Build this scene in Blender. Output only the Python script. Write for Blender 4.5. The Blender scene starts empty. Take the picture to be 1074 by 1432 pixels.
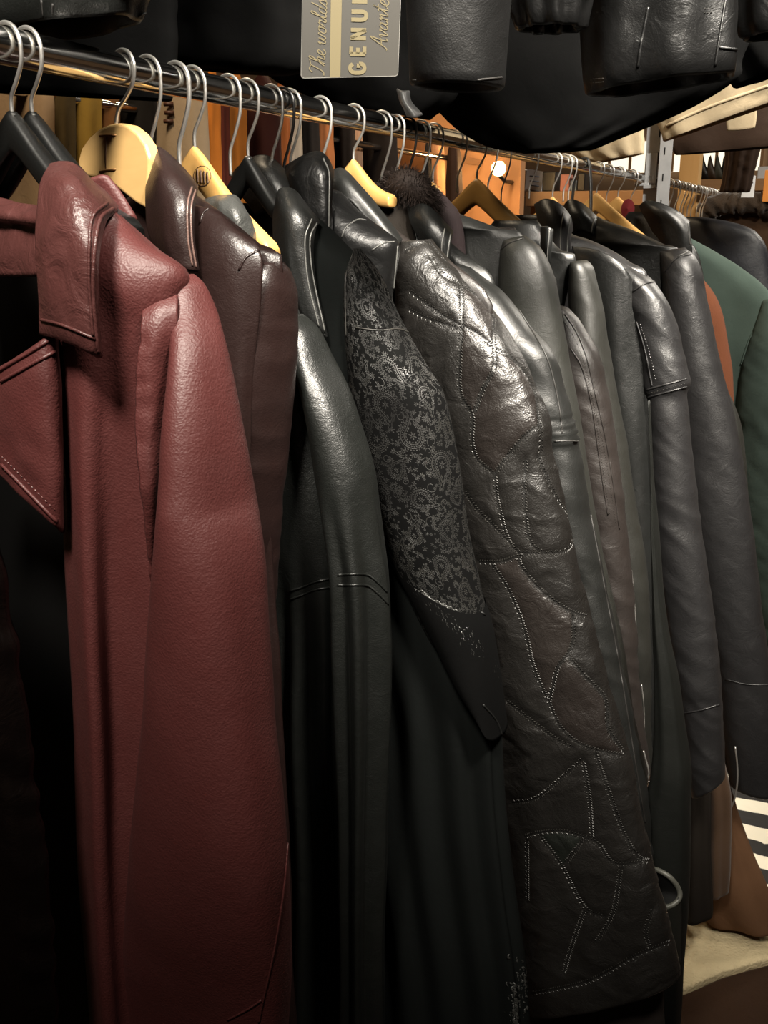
import bpy, bmesh, math, random
import numpy as np
from mathutils import Vector, noise
from mathutils.bvhtree import BVHTree
from mathutils.kdtree import KDTree

random.seed(7)
SC = bpy.context.scene
COL = SC.collection
# ------------------------------------------------------------------ camera
F_PX, W, H = 1400.0, 1074.0, 1432.0
PITCH, AZ = math.radians(16.1), math.radians(24.5)
CAM = np.array([0.708, 0.0, 1.5])
RAIL_Z, RAIL_R = 1.651, 0.016
FL = -0.25          # floor level: the lens is about 1.75 m above it
hd = np.array([-math.sin(AZ), math.cos(AZ), 0.0])
RT = np.array([math.cos(AZ), math.sin(AZ), 0.0])
UPW = np.array([0, 0, 1.0])
FW = hd * math.cos(PITCH) - UPW * math.sin(PITCH)
UP = hd * math.sin(PITCH) + UPW * math.cos(PITCH)
cam_d = bpy.data.cameras.new('camera')
cam = bpy.data.objects.new('camera', cam_d)
COL.objects.link(cam)
cam.location = CAM
cam.rotation_euler = (math.pi / 2 - PITCH, 0, AZ)
cam_d.sensor_fit = 'VERTICAL'
cam_d.sensor_height = 24.0
cam_d.lens = 24.0 * F_PX / H
cam_d.clip_start = 0.02
SC.camera = cam


def ray(x, y):
    d = FW + RT * ((x - W / 2) / F_PX) + UP * ((H / 2 - y) / F_PX)
    return d / np.linalg.norm(d)


def hit(p0, n, x, y):
    d = ray(x, y)
    return CAM + d * (np.dot(np.array(p0) - CAM, n) / np.dot(d, n))


def on_floor(x, y, z=0.0):
    return hit((0, 0, FL + z), UPW, x, y)


def rail_y(x):
    """where along the rail a picture column meets its axis"""
    lo, hi = 0.5, 12.0
    for _ in range(60):
        m = (lo + hi) / 2
        d = np.array([0, m, RAIL_Z]) - CAM
        if W / 2 + F_PX * np.dot(d, RT) / np.dot(d, FW) < x:
            lo = m
        else:
            hi = m
    return lo


class Plane:
    """vertical plane a garment hangs in: through (0, Y), turned by th towards the aisle"""
    def __init__(self, Y, th=0.0):
        t = math.radians(th)
        self.Y = Y
        self.O = np.array([0, Y, 0.0])
        self.e = np.array([math.cos(t), -math.sin(t), 0.0])
        self.n = np.array([-math.sin(t), -math.cos(t), 0.0])   # towards the viewer

    def px(self, x, y, off=0.0):
        return hit(self.O + self.n * off, self.n, x, y)

    def loc(self, u, z, off=0.0):
        return self.O + self.e * u + self.n * off + UPW * z


# ------------------------------------------------------------------ object helpers
def thing(name, label, cat, loc, group=None):
    o = bpy.data.objects.new(name, None)
    COL.objects.link(o)
    o.empty_display_size = 0.05
    o.location = loc
    o['label'] = label
    o['category'] = cat
    if group:
        o['group'] = group
    return o


def mesh_obj(name, V, Fc, mat, parent=None, smooth=True, label=None):
    me = bpy.data.meshes.new(name)
    base = np.zeros(3)
    p = parent
    while p is not None:
        base = base + np.array(p.location)
        p = p.parent
    V = np.asarray(V, dtype=float)
    if parent is None:
        base = np.array([V[:, 0].mean(), V[:, 1].mean(), V[:, 2].min()])
    me.from_pydata((V - base).tolist(), [], [list(f) for f in Fc])
    me.materials.append(mat)
    if smooth:
        me.polygons.foreach_set('use_smooth', [True] * len(me.polygons))
    me.update()
    o = bpy.data.objects.new(name, me)
    COL.objects.link(o)
    if parent is not None:
        o.parent = parent
    else:
        o.location = base
    if label:
        o['label'] = label
    return o


def tag(o, label, cat, group=None, kind=None):
    o['label'] = label
    o['category'] = cat
    if group:
        o['group'] = group
    if kind:
        o['kind'] = kind
    return o


def struct(o):
    o['kind'] = 'structure'
    return o


def crom(P, n):
    """Catmull-Rom through rows of P, resampled to n by arc length"""
    P = np.asarray(P, float)
    if len(P) == 2:
        t = np.linspace(0, 1, n)[:, None]
        return P[0] * (1 - t) + P[1] * t
    Q = np.vstack([2 * P[0] - P[1], P, 2 * P[-1] - P[-2]])
    out = []
    for i in range(len(P) - 1):
        p0, p1, p2, p3 = Q[i:i + 4]
        t = np.linspace(0, 1, 24, endpoint=False)[:, None]
        out.append(0.5 * (2 * p1 + (p2 - p0) * t + (2 * p0 - 5 * p1 + 4 * p2 - p3) * t ** 2 + (3 * p1 - p0 - 3 * p2 + p3) * t ** 3))
    out.append(P[-1][None])
    D = np.vstack(out)
    s = np.concatenate([[0], np.cumsum(np.linalg.norm(np.diff(D[:, :min(6, D.shape[1])], axis=0), axis=1))])
    ss = np.linspace(0, s[-1], n)
    return np.stack([np.interp(ss, s, D[:, k]) for k in range(D.shape[1])], 1)


def nz(x, y, z):
    return noise.noise(Vector((x, y, z)))


def wrinkle(seed=0.0, a=0.004, fold=0.0, fk=9.0, crease=0.0):
    """soft leather: broad dents, long folds down the length, sharper cross creases"""
    def f(phi, s, P):
        v = a * nz(P[0] * 7 + seed, P[1] * 7, P[2] * 5)
        v += a * 0.45 * nz(P[0] * 19 + seed, P[1] * 19, P[2] * 13)
        if fold:
            q = fk * phi / (2 * math.pi) * 2 * math.pi
            v += fold * math.sin(q + 1.6 * nz(seed, s * 1.8, 0.3) + seed) * min(1, s * 2.2)
        if crease:
            r = 1 - abs(nz(P[0] * 9 + seed * 3, P[1] * 9, P[2] * 24 + P[0] * 14))
            v += crease * (r - 0.8) * 2
        return v
    return f


class Loft:
    """a tube of leather: rows of picture points (left, right edge) set on a plane, with thickness"""
    def __init__(self, pl, rows, nr=90, ns=56, p=0.8, disp=None, open_end=True, cap_top=True, rim=0.004, fit=True):
        R = []
        for r in rows:
            if r[0] == 'w':                       # ('w', uL, zL, uR, zR, t, off)
                _, ul, zl, ur, zr, t = r[:6]
                off = r[6] if len(r) > 6 else 0.0
                A, B = pl.loc(ul, zl, off), pl.loc(ur, zr, off)
            else:
                xl, yl, xr, yr = r[:4]
                t = r[4] if len(r) > 4 else R[-1][6]
                off = r[5] if len(r) > 5 else 0.0
                A, B = pl.px(xl, yl, off), pl.px(xr, yr, off)
            R.append(np.concatenate([A, B, [t]]))
        G = crom(R, nr)
        self.nr, self.ns, self.pl = nr, ns, pl
        V = np.zeros((nr, ns, 3))
        for i in range(nr):
            A, B, t = G[i, :3], G[i, 3:6], max(G[i, 6], 0.003)
            c, a = (A + B) / 2, (B - A) / 2
            # traced edges are outlines: let width and thickness together span them
            d = c - CAM
            perp = np.array([d[1], -d[0], 0.0])
            perp /= np.linalg.norm(perp) + 1e-9
            aw, tw = abs(np.dot(a, perp)), t * abs(np.dot(pl.n, perp))
            if fit and aw > 1e-4:
                qs = np.linspace(0, math.pi / 2, 40)
                cq, sq = np.cos(qs), np.sin(qs) ** p
                lim = 0.86 * aw
                if tw > lim:
                    t *= lim / tw
                    tw = lim
                lo_, hi_ = 0.25, 1.0
                for _ in range(24):
                    md = (lo_ + hi_) / 2
                    if np.max(aw * md * cq + tw * sq) > aw:
                        hi_ = md
                    else:
                        lo_ = md
                a = a * lo_
            for j in range(ns):
                ph = 2 * math.pi * j / ns
                sn = math.sin(ph)
                V[i, j] = c + a * math.cos(ph) + pl.n * (t * math.copysign(abs(sn) ** p, sn))
            if disp:
                for j in range(ns):
                    ph = 2 * math.pi * j / ns
                    sn = math.sin(ph)
                    nrm = a / (np.linalg.norm(a) + 1e-6) * math.cos(ph) + pl.n * sn
                    V[i, j] += nrm * disp(ph, i / (nr - 1), V[i, j])
        self.G, self.V = G, V
        self.open_end, self.cap_top, self.rim = open_end, cap_top, rim

    def faces(self):
        nr, ns = self.nr, self.ns
        return [(i * ns + j, (i + 1) * ns + j, (i + 1) * ns + (j + 1) % ns, i * ns + (j + 1) % ns)
                for i in range(nr - 1) for j in range(ns)]

    def bvh(self):
        return BVHTree.FromPolygons([Vector(v) for v in self.V.reshape(-1, 3)], self.faces())

    def build(self, name, mat, parent, label=None):
        nr, ns = self.nr, self.ns
        V = [v for v in self.V.reshape(-1, 3)]
        Fc = self.faces()
        if self.cap_top:
            c = self.V[0].mean(0)
            k = len(V)
            V.append(c)
            Fc += [(k, j, (j + 1) % ns) for j in range(ns)]
        last = self.V[-1]
        c = last.mean(0)
        down = self.V[-1].mean(0) - self.V[-2].mean(0)
        down = down / (np.linalg.norm(down) + 1e-9)
        if self.open_end:
            prev = (nr - 1) * ns
            steps = [(0.5, 0.003), (1.0, 0.0), (1.0, -0.02), (1.3, -0.06)]
            for k_, (f, dz) in enumerate(steps):
                b = len(V)
                for j in range(ns):
                    d = c - last[j]
                    L = np.linalg.norm(d) + 1e-9
                    V.append(last[j] + d / L * min(self.rim * f * 2, L * 0.4) + down * dz)
                Fc += [(prev + j, b + j, b + (j + 1) % ns, prev + (j + 1) % ns) for j in range(ns)]
                prev = b
            k = len(V)
            V.append(c + down * -0.06)
            Fc += [(prev + j, k, prev + (j + 1) % ns) for j in range(ns)]
        else:
            k = len(V)
            V.append(c)
            Fc += [((nr - 1) * ns + (j + 1) % ns, (nr - 1) * ns + j, k) for j in range(ns)]
        self.obj = mesh_obj(name, V, Fc, mat, parent, True, label)
        me = self.obj.data
        uv = me.uv_layers.new(name='cloth')
        for p in me.polygons:
            js = [me.loops[l].vertex_index % ns for l in p.loop_indices]
            wrap = 0 in js and ns - 1 in js
            for l in p.loop_indices:
                i, j = divmod(me.loops[l].vertex_index, ns)
                uv.data[l].uv = ((j / ns) if not (wrap and j == 0) else 1.0, min(i, nr - 1) / (nr - 1))
        return self.obj


class Sheet:
    """a folded piece of leather (collar, lapel, flap): grid of (px, py, offset towards the viewer) on a plane"""
    def __init__(self, pl, grid, nu=28, nv=28, th=0.004, disp=None):
        g = np.array([[pl.px(*q) for q in row] for row in grid])
        rows = np.array([crom(r, nu) for r in g])
        self.P = np.stack([crom(rows[:, i], nv) for i in range(nu)], 1)      # nv, nu, 3
        self.nu, self.nv, self.th, self.pl = nu, nv, th, pl
        if disp:
            for i in range(nv):
                for j in range(nu):
                    self.P[i, j] += pl.n * disp(i / (nv - 1) * 3, j / (nu - 1), self.P[i, j])
        du = np.gradient(self.P, axis=1)
        dv = np.gradient(self.P, axis=0)
        N = np.cross(du, dv)
        N /= np.linalg.norm(N, axis=2, keepdims=True) + 1e-12
        if (N.reshape(-1, 3) @ pl.n).mean() < 0:
            N = -N
        self.N = N

    def faces_front(self):
        nu, nv = self.nu, self.nv
        return [(i * nu + j, i * nu + j + 1, (i + 1) * nu + j + 1, (i + 1) * nu + j) for i in range(nv - 1) for j in range(nu - 1)]

    def bvh(self):
        return BVHTree.FromPolygons([Vector(v) for v in (self.P + self.N * self.th / 2).reshape(-1, 3)], self.faces_front())

    def build(self, name, mat, parent, label=None):
        nu, nv, h = self.nu, self.nv, self.th / 2
        A = (self.P + self.N * h).reshape(-1, 3)
        B = (self.P - self.N * h).reshape(-1, 3)
        n = nu * nv
        ff = self.faces_front()
        Fc = list(ff) + [tuple(n + k for k in f[::-1]) for f in ff]
        per = [j for j in range(nu)] + [i * nu + nu - 1 for i in range(1, nv)] + [(nv - 1) * nu + j for j in range(nu - 2, -1, -1)] + [i * nu for i in range(nv - 2, 0, -1)]
        V = list(A) + list(B)
        ctr = self.P.reshape(-1, 3)
        mid = {}
        for q in per:                              # rounded rim
            i, j = divmod(q, nu)
            inn = self.P[min(max(i, 1), nv - 2), min(max(j, 1), nu - 2)]
            d = self.P[i, j] - inn
            d = d / (np.linalg.norm(d) + 1e-9)
            mid[q] = len(V)
            V.append(ctr[q] + d * h * 0.9)
        for a, b in zip(per, per[1:] + per[:1]):
            Fc += [(a, mid[a], mid[b], b), (mid[a], n + a, n + b, mid[b])]
        self.obj = mesh_obj(name, V, Fc, mat, parent, True, label)
        return self.obj


def tube_geo(P, r, n=8, closed=False):
    P = np.asarray(P, float)
    m = len(P)
    rr = r if hasattr(r, '__len__') else [r] * m
    V, Fc = [], []
    t = P[1] - P[0]
    ref = np.array([0.3, 0.2, 1.0]) if abs(t[2]) < 0.9 * np.linalg.norm(t) else np.array([1.0, 0.1, 0])
    x = np.cross(t, ref)
    for i in range(m):
        if closed:
            t = P[(i + 1) % m] - P[i - 1]
        else:
            t = P[min(i + 1, m - 1)] - P[max(i - 1, 0)]
        t = t / (np.linalg.norm(t) + 1e-12)
        x = x - t * np.dot(x, t)
        x = x / (np.linalg.norm(x) + 1e-12)
        y = np.cross(t, x)
        for k in range(n):
            a = 2 * math.pi * k / n
            V.append(P[i] + rr[i] * (x * math.cos(a) + y * math.sin(a)))
    for i in range(m if closed else m - 1):
        i2 = (i + 1) % m
        for k in range(n):
            Fc.append((i * n + k, i * n + (k + 1) % n, i2 * n + (k + 1) % n, i2 * n + k))
    if not closed:
        Fc.append(tuple(range(n))[::-1])
        Fc.append(tuple((m - 1) * n + k for k in range(n)))
    return V, Fc


class Geo:
    def __init__(self):
        self.V, self.F = [], []

    def add(self, V, Fc):
        b = len(self.V)
        self.V += list(V)
        self.F += [tuple(b + k for k in f) for f in Fc]
        return self

    def box(self, c, half, ax=None):
        ax = ax if ax is not None else np.eye(3)
        c = np.asarray(c, float)
        V = [c + ax[0] * half[0] * sx + ax[1] * half[1] * sy + ax[2] * half[2] * sz for sx in (-1, 1) for sy in (-1, 1) for sz in (-1, 1)]
        self.add(V, [(0, 1, 3, 2), (4, 6, 7, 5), (0, 4, 5, 1), (2, 3, 7, 6), (0, 2, 6, 4), (1, 5, 7, 3)])
        return self

    def build(self, name, mat, parent=None, smooth=True, label=None):
        return mesh_obj(name, self.V, self.F, mat, parent, smooth, label)


def bevel(o, w, seg=2):
    m = o.modifiers.new('bevel', 'BEVEL')
    m.width, m.segments, m.limit_method = w, seg, 'ANGLE'
    return o


def project(bvh, pts, n=None, step=0.003):
    """picture polyline -> points and normals on a surface"""
    pts = np.asarray(pts, float)
    L = np.linalg.norm(np.diff(pts, axis=0), axis=1).sum()
    q = crom(pts, max(6, int(L / 2)))
    out = []
    for x, y in q:
        d = ray(x, y)
        h = bvh.ray_cast(Vector(CAM), Vector(d))
        if h[0] is not None:
            nn = np.array(h[1])
            if np.dot(nn, d) > 0:
                nn = -nn
            out.append((np.array(h[0]), nn))
    if len(out) < 3:
        return [], []
    P = np.array([o[0] for o in out])
    N = np.array([o[1] for o in out])
    s = np.concatenate([[0], np.cumsum(np.linalg.norm(np.diff(P, axis=0), axis=1))])
    m = max(3, int(s[-1] / step))
    ss = np.linspace(0, s[-1], m)
    P = np.stack([np.interp(ss, s, P[:, k]) for k in range(3)], 1)
    N = np.stack([np.interp(ss, s, N[:, k]) for k in range(3)], 1)
    N /= np.linalg.norm(N, axis=1, keepdims=True) + 1e-9
    return P, N


def seams(surf, name, lines, mat, r=0.0012, lift=0.0003, parent=None):
    """raised seam / piping lines laid on a surface, one part"""
    b = surf.bvh()
    for ln in lines:
        P, N = project(b, ln)
        if len(P) > 3:
            Geo().add(*tube_geo(np.asarray(P) + np.asarray(N) * lift, r, 6)).build(name, mat, parent or surf.obj)


def stitches(surf, name, lines, mat, gap=0.006, ln=0.0035, r=0.0005, off=(0.0,), zig=0.0, parent=None, lines3d=None, lift=0.0):
    g = Geo()
    b = None if lines3d else surf.bvh()
    for k, l in enumerate(lines3d or lines):
        P, N = l if lines3d else project(b, l, step=0.0015)
        if len(P) < 4:
            continue
        P, N = np.asarray(P), np.asarray(N)
        s = np.concatenate([[0], np.cumsum(np.linalg.norm(np.diff(P, axis=0), axis=1))])
        m = int(s[-1] / gap)
        for i in range(m):
            si = (i + 0.5) * gap
            p = np.array([np.interp(si, s, P[:, c]) for c in range(3)])
            nn = np.array([np.interp(si, s, N[:, c]) for c in range(3)])
            q = np.array([np.interp(min(si + 0.003, s[-1]), s, P[:, c]) for c in range(3)])
            t = q - p
            t = t / (np.linalg.norm(t) + 1e-9)
            sd = np.cross(nn, t)
            for o in off:
                d = t * math.cos(zig) + sd * math.sin(zig) * (1 if (i % 2 or len(off) > 1 and o > 0) else -1)
                e = np.cross(nn, d)
                c0 = p + sd * o + nn * (r * 0.6 + lift)
                a, z = c0 - d * ln / 2, c0 + d * ln / 2
                g.add([a, c0 + e * r, c0 + nn * r * 1.3, c0 - e * r, z], [(0, 1, 2), (0, 2, 3), (4, 2, 1), (4, 3, 2)])
    if g.V:
        return g.build(name, mat, parent or surf.obj, smooth=False)


# ------------------------------------------------------------------ materials
def newmat(name):
    m = bpy.data.materials.new(name)
    m.use_nodes = True
    nt = m.node_tree
    b = nt.nodes['Principled BSDF']
    return m, nt, b


def N(nt, t, **k):
    n = nt.nodes.new(t)
    for a, v in k.items():
        if a.startswith('i_'):
            n.inputs[a[2:]].default_value = v
        else:
            setattr(n, a, v)
    return n


def plain(name, col, rough=0.5, metal=0.0, emit=0.0, spec=0.5, var=0.0, scale=30.0, bump=0.0):
    m, nt, b = newmat(name)
    b.inputs['Base Color'].default_value = (*col, 1)
    b.inputs['Roughness'].default_value = rough
    b.inputs['Metallic'].default_value = metal
    b.inputs['Specular IOR Level'].default_value = spec
    if emit:
        b.inputs['Emission Color'].default_value = (*col, 1)
        b.inputs['Emission Strength'].default_value = emit
    tc = N(nt, 'ShaderNodeTexCoord')
    ns = N(nt, 'ShaderNodeTexNoise', i_Scale=scale, i_Detail=4.0)
    nt.links.new(tc.outputs['Object'], ns.inputs['Vector'])
    if var:
        mx = N(nt, 'ShaderNodeMix', data_type='RGBA')
        mx.inputs[6].default_value = (*[c * (1 - var) for c in col], 1)
        mx.inputs[7].default_value = (*[min(1, c * (1 + var)) for c in col], 1)
        nt.links.new(ns.outputs['Fac'], mx.inputs[0])
        nt.links.new(mx.outputs[2], b.inputs['Base Color'])
    if bump:
        bp = N(nt, 'ShaderNodeBump', i_Strength=1.0, i_Distance=bump)
        nt.links.new(ns.outputs['Fac'], bp.inputs['Height'])
        nt.links.new(bp.outputs['Normal'], b.inputs['Normal'])
    return m


def leather(name, col, rough=0.42, grain=0.00035, gscale=520.0, soft=0.0016, spec=0.5, var=0.18, attr=None, coat=0.0, sheen=0.0):
    m, nt, b = newmat(name)
    L = nt.links.new
    tc = N(nt, 'ShaderNodeTexCoord')
    # colour: gentle wear
    n1 = N(nt, 'ShaderNodeTexNoise', i_Scale=9.0, i_Detail=5.0, i_Roughness=0.6)
    L(tc.outputs['Object'], n1.inputs['Vector'])
    mx = N(nt, 'ShaderNodeMix', data_type='RGBA')
    mx.inputs[6].default_value = (*[c * (1 - var) for c in col], 1)
    mx.inputs[7].default_value = (*[c * (1 + var) for c in col], 1)
    L(n1.outputs['Fac'], mx.inputs[0])
    out = mx.outputs[2]
    if attr:
        at = N(nt, 'ShaderNodeAttribute', attribute_name=attr)
        m2 = N(nt, 'ShaderNodeMix', data_type='RGBA', blend_type='MULTIPLY')
        m2.inputs[0].default_value = 1.0
        L(out, m2.inputs[6])
        L(at.outputs['Color'], m2.inputs[7])
        out = m2.outputs[2]
    L(out, b.inputs['Base Color'])
    # gloss varies
    mr = N(nt, 'ShaderNodeMapRange')
    mr.inputs['To Min'].default_value = rough - 0.07
    mr.inputs['To Max'].default_value = rough + 0.09
    n2 = N(nt, 'ShaderNodeTexNoise', i_Scale=34.0, i_Detail=3.0)
    L(tc.outputs['Object'], n2.inputs['Vector'])
    L(n2.outputs['Fac'], mr.inputs['Value'])
    L(mr.outputs[0], b.inputs['Roughness'])
    b.inputs['Specular IOR Level'].default_value = spec
    if coat:
        b.inputs['Coat Weight'].default_value = coat
        b.inputs['Coat Roughness'].default_value = 0.3
    if sheen:
        b.inputs['Sheen Weight'].default_value = sheen
        b.inputs['Sheen Roughness'].default_value = 0.5
    # bump: soft creases then pebble grain
    cr = N(nt, 'ShaderNodeTexNoise', i_Scale=30.0, i_Detail=5.0, i_Roughness=0.55, i_Distortion=1.6)
    L(tc.outputs['Object'], cr.inputs['Vector'])
    b1 = N(nt, 'ShaderNodeBump', i_Strength=1.0, i_Distance=soft * 0.5)
    L(cr.outputs['Fac'], b1.inputs['Height'])
    dn = N(nt, 'ShaderNodeTexNoise', i_Scale=gscale * 0.4, i_Detail=2.0)
    L(tc.outputs['Object'], dn.inputs['Vector'])
    ad = N(nt, 'ShaderNodeMix', data_type='RGBA', blend_type='ADD')
    ad.inputs[0].default_value = 0.004
    L(tc.outputs['Object'], ad.inputs[6])
    L(dn.outputs['Color'], ad.inputs[7])
    vo = N(nt, 'ShaderNodeTexVoronoi', i_Scale=gscale)
    L(ad.outputs[2], vo.inputs['Vector'])
    b2 = N(nt, 'ShaderNodeBump', i_Strength=1.0, i_Distance=grain * 0.5)
    L(vo.outputs['Distance'], b2.inputs['Height'])
    L(b1.outputs['Normal'], b2.inputs['Normal'])
    L(b2.outputs['Normal'], b.inputs['Normal'])
    return m


def wood(name, c1, c2, rough=0.4, axis=0, scale=6.0):
    m, nt, b = newmat(name)
    L = nt.links.new
    tc = N(nt, 'ShaderNodeTexCoord')
    mp = N(nt, 'ShaderNodeMapping')
    s = [scale * 12] * 3
    s[axis] = scale
    mp.inputs['Scale'].default_value = s
    L(tc.outputs['Object'], mp.inputs['Vector'])
    ns = N(nt, 'ShaderNodeTexNoise', i_Scale=1.0, i_Detail=6.0, i_Distortion=0.6)
    L(mp.outputs[0], ns.inputs['Vector'])
    mx = N(nt, 'ShaderNodeMix', data_type='RGBA')
    mx.inputs[6].default_value = (*c1, 1)
    mx.inputs[7].default_value = (*c2, 1)
    L(ns.outputs['Fac'], mx.inputs[0])
    L(mx.outputs[2], b.inputs['Base Color'])
    b.inputs['Roughness'].default_value = rough
    bp = N(nt, 'ShaderNodeBump', i_Strength=0.3, i_Distance=0.0004)
    L(ns.outputs['Fac'], bp.inputs['Height'])
    L(bp.outputs['Normal'], b.inputs['Normal'])
    return m


def paisley(name, Wm=0.40, Lm=0.56, ppm=3000):
    """black velvet with a raised shiny paisley, drawn motif by motif"""
    w, h = int(Wm * ppm), int(Lm * ppm)
    yy, xx = np.mgrid[0:h, 0:w].astype(np.float32) / ppm          # metres on the cloth
    img = np.zeros((h, w), np.float32)
    inside = np.zeros((h, w), bool)
    rp = random.Random(21)

    def win(cx, cy, R):
        return (slice(max(0, int((cy - R) * ppm)), min(h, int((cy + R) * ppm))), slice(max(0, int((cx - R) * ppm)), min(w, int((cx + R) * ppm))))

    def motif(cx, cy, S, ang, bend):
        sl = win(cx, cy, S * 2.4)
        if img[sl].size == 0:
            return
        X, Y = xx[sl] - cx, yy[sl] - cy
        c, sn = math.cos(ang), math.sin(ang)
        a_, b_ = (X * c + Y * sn) / S, (-X * sn + Y * c) / S
        t = np.clip(b_ / 1.9, 0, 1)
        a_ = a_ - bend * t ** 2 * 1.1
        q = np.sqrt((a_ / (1 - .78 * t)) ** 2 + np.where(b_ > 0, b_ / 1.9, b_) ** 2)
        th = np.arctan2(b_, a_)
        o = np.zeros_like(q)
        for lv, wd, dots in ((1.0, .05, 0), (.86, .045, 26), (.70, .05, 0), (1.16, .05, 30), (.55, .05, 14)):
            m_ = np.abs(q - lv) < wd
            if dots:
                m_ &= np.cos(th * dots) > -.1
            o[m_] = 1
        fl = (q < .42) & (np.sqrt(a_ ** 2 + b_ ** 2) < .34 * (.62 + .38 * np.cos(6 * th)))
        o[fl] = 1
        o[(np.sqrt(a_ ** 2 + b_ ** 2) < .07)] = 0
        keep = q < 1.24
        v = img[sl]
        v[keep] = o[keep]
        inside[sl] |= keep

    def floret(cx, cy, R, k, ph):
        sl = win(cx, cy, R * 1.3)
        if img[sl].size == 0:
            return
        X, Y = xx[sl] - cx, yy[sl] - cy
        r, th = np.hypot(X, Y), np.arctan2(Y, X) + ph
        o = (r < R * (.66 + .34 * np.cos(k * th))) & (r > R * .16) & ~((np.abs(r - R * .42) < R * .06))
        ok = o & ~inside[sl]
        img[sl][ok] = 1

    for r_ in range(15):
        for c_ in range(8):
            motif((c_ + .5 * (r_ % 2)) * .058 + rp.uniform(-.006, .006), r_ * .043 + rp.uniform(-.006, .006),
                  rp.choice((.011, .013, .016)), rp.uniform(-.9, .9) + (math.pi if rp.random() < .4 else 0), rp.choice((-.8, .8)))
    for k in range(4600):
        floret(rp.uniform(0, Wm), rp.uniform(0, Lm), rp.uniform(.0016, .0046), rp.choice((4, 5, 6)), rp.uniform(0, 6))
    for k in range(500):                                            # scrolls
        cx, cy, R, p0 = rp.uniform(0, Wm), rp.uniform(0, Lm), rp.uniform(.004, .010), rp.uniform(0, 6.28)
        sl = win(cx, cy, R * 1.1)
        if img[sl].size:
            X, Y = xx[sl] - cx, yy[sl] - cy
            r, th = np.hypot(X, Y), (np.arctan2(Y, X) - p0) % 6.283
            ok = (np.abs(r - R * (.35 + .65 * th / 6.283)) < .0005) & (th < 5.2) & ~inside[sl]
            img[sl][ok] = 1
    im = bpy.data.images.new('paisley_pattern', w, h, float_buffer=False)
    im.colorspace_settings.name = 'Non-Color'
    px_ = np.ones((h, w, 4), np.float32)
    px_[..., :3] = img[..., None]
    im.pixels.foreach_set(px_.ravel())
    im.update()
    m, nt, b = newmat(name)
    L = nt.links.new
    uv = N(nt, 'ShaderNodeUVMap', uv_map='cloth')
    tx = N(nt, 'ShaderNodeTexImage')
    tx.image = im
    L(uv.outputs[0], tx.inputs[0])
    tc = N(nt, 'ShaderNodeTexCoord')
    wn = N(nt, 'ShaderNodeTexNoise', i_Scale=16.0, i_Detail=4.0)
    L(tc.outputs['Object'], wn.inputs['Vector'])
    wr = N(nt, 'ShaderNodeMapRange')
    wr.inputs['From Min'].default_value = .35
    wr.inputs['From Max'].default_value = .62
    wr.inputs['To Min'].default_value = .25
    L(wn.outputs['Fac'], wr.inputs['Value'])
    mu = N(nt, 'ShaderNodeMath', operation='MULTIPLY')
    L(tx.outputs['Color'], mu.inputs[0])
    L(wr.outputs[0], mu.inputs[1])
    cx_ = N(nt, 'ShaderNodeMix', data_type='RGBA')
    cx_.inputs[6].default_value = (.0022, .0022, .0022, 1)
    cx_.inputs[7].default_value = (.012, .0115, .010, 1)
    L(mu.outputs[0], cx_.inputs[0])
    L(cx_.outputs[2], b.inputs['Base Color'])
    rr = N(nt, 'ShaderNodeMapRange')
    rr.inputs['To Min'].default_value = .8
    rr.inputs['To Max'].default_value = .34
    L(mu.outputs[0], rr.inputs['Value'])
    L(rr.outputs[0], b.inputs['Roughness'])
    sp = N(nt, 'ShaderNodeMapRange')
    sp.inputs['To Min'].default_value = .05
    sp.inputs['To Max'].default_value = .62
    L(mu.outputs[0], sp.inputs['Value'])
    L(sp.outputs[0], b.inputs['Specular IOR Level'])
    bp = N(nt, 'ShaderNodeBump', i_Strength=.7, i_Distance=.0005)
    L(tx.outputs['Color'], bp.inputs['Height'])
    L(bp.outputs['Normal'], b.inputs['Normal'])
    return m


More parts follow.
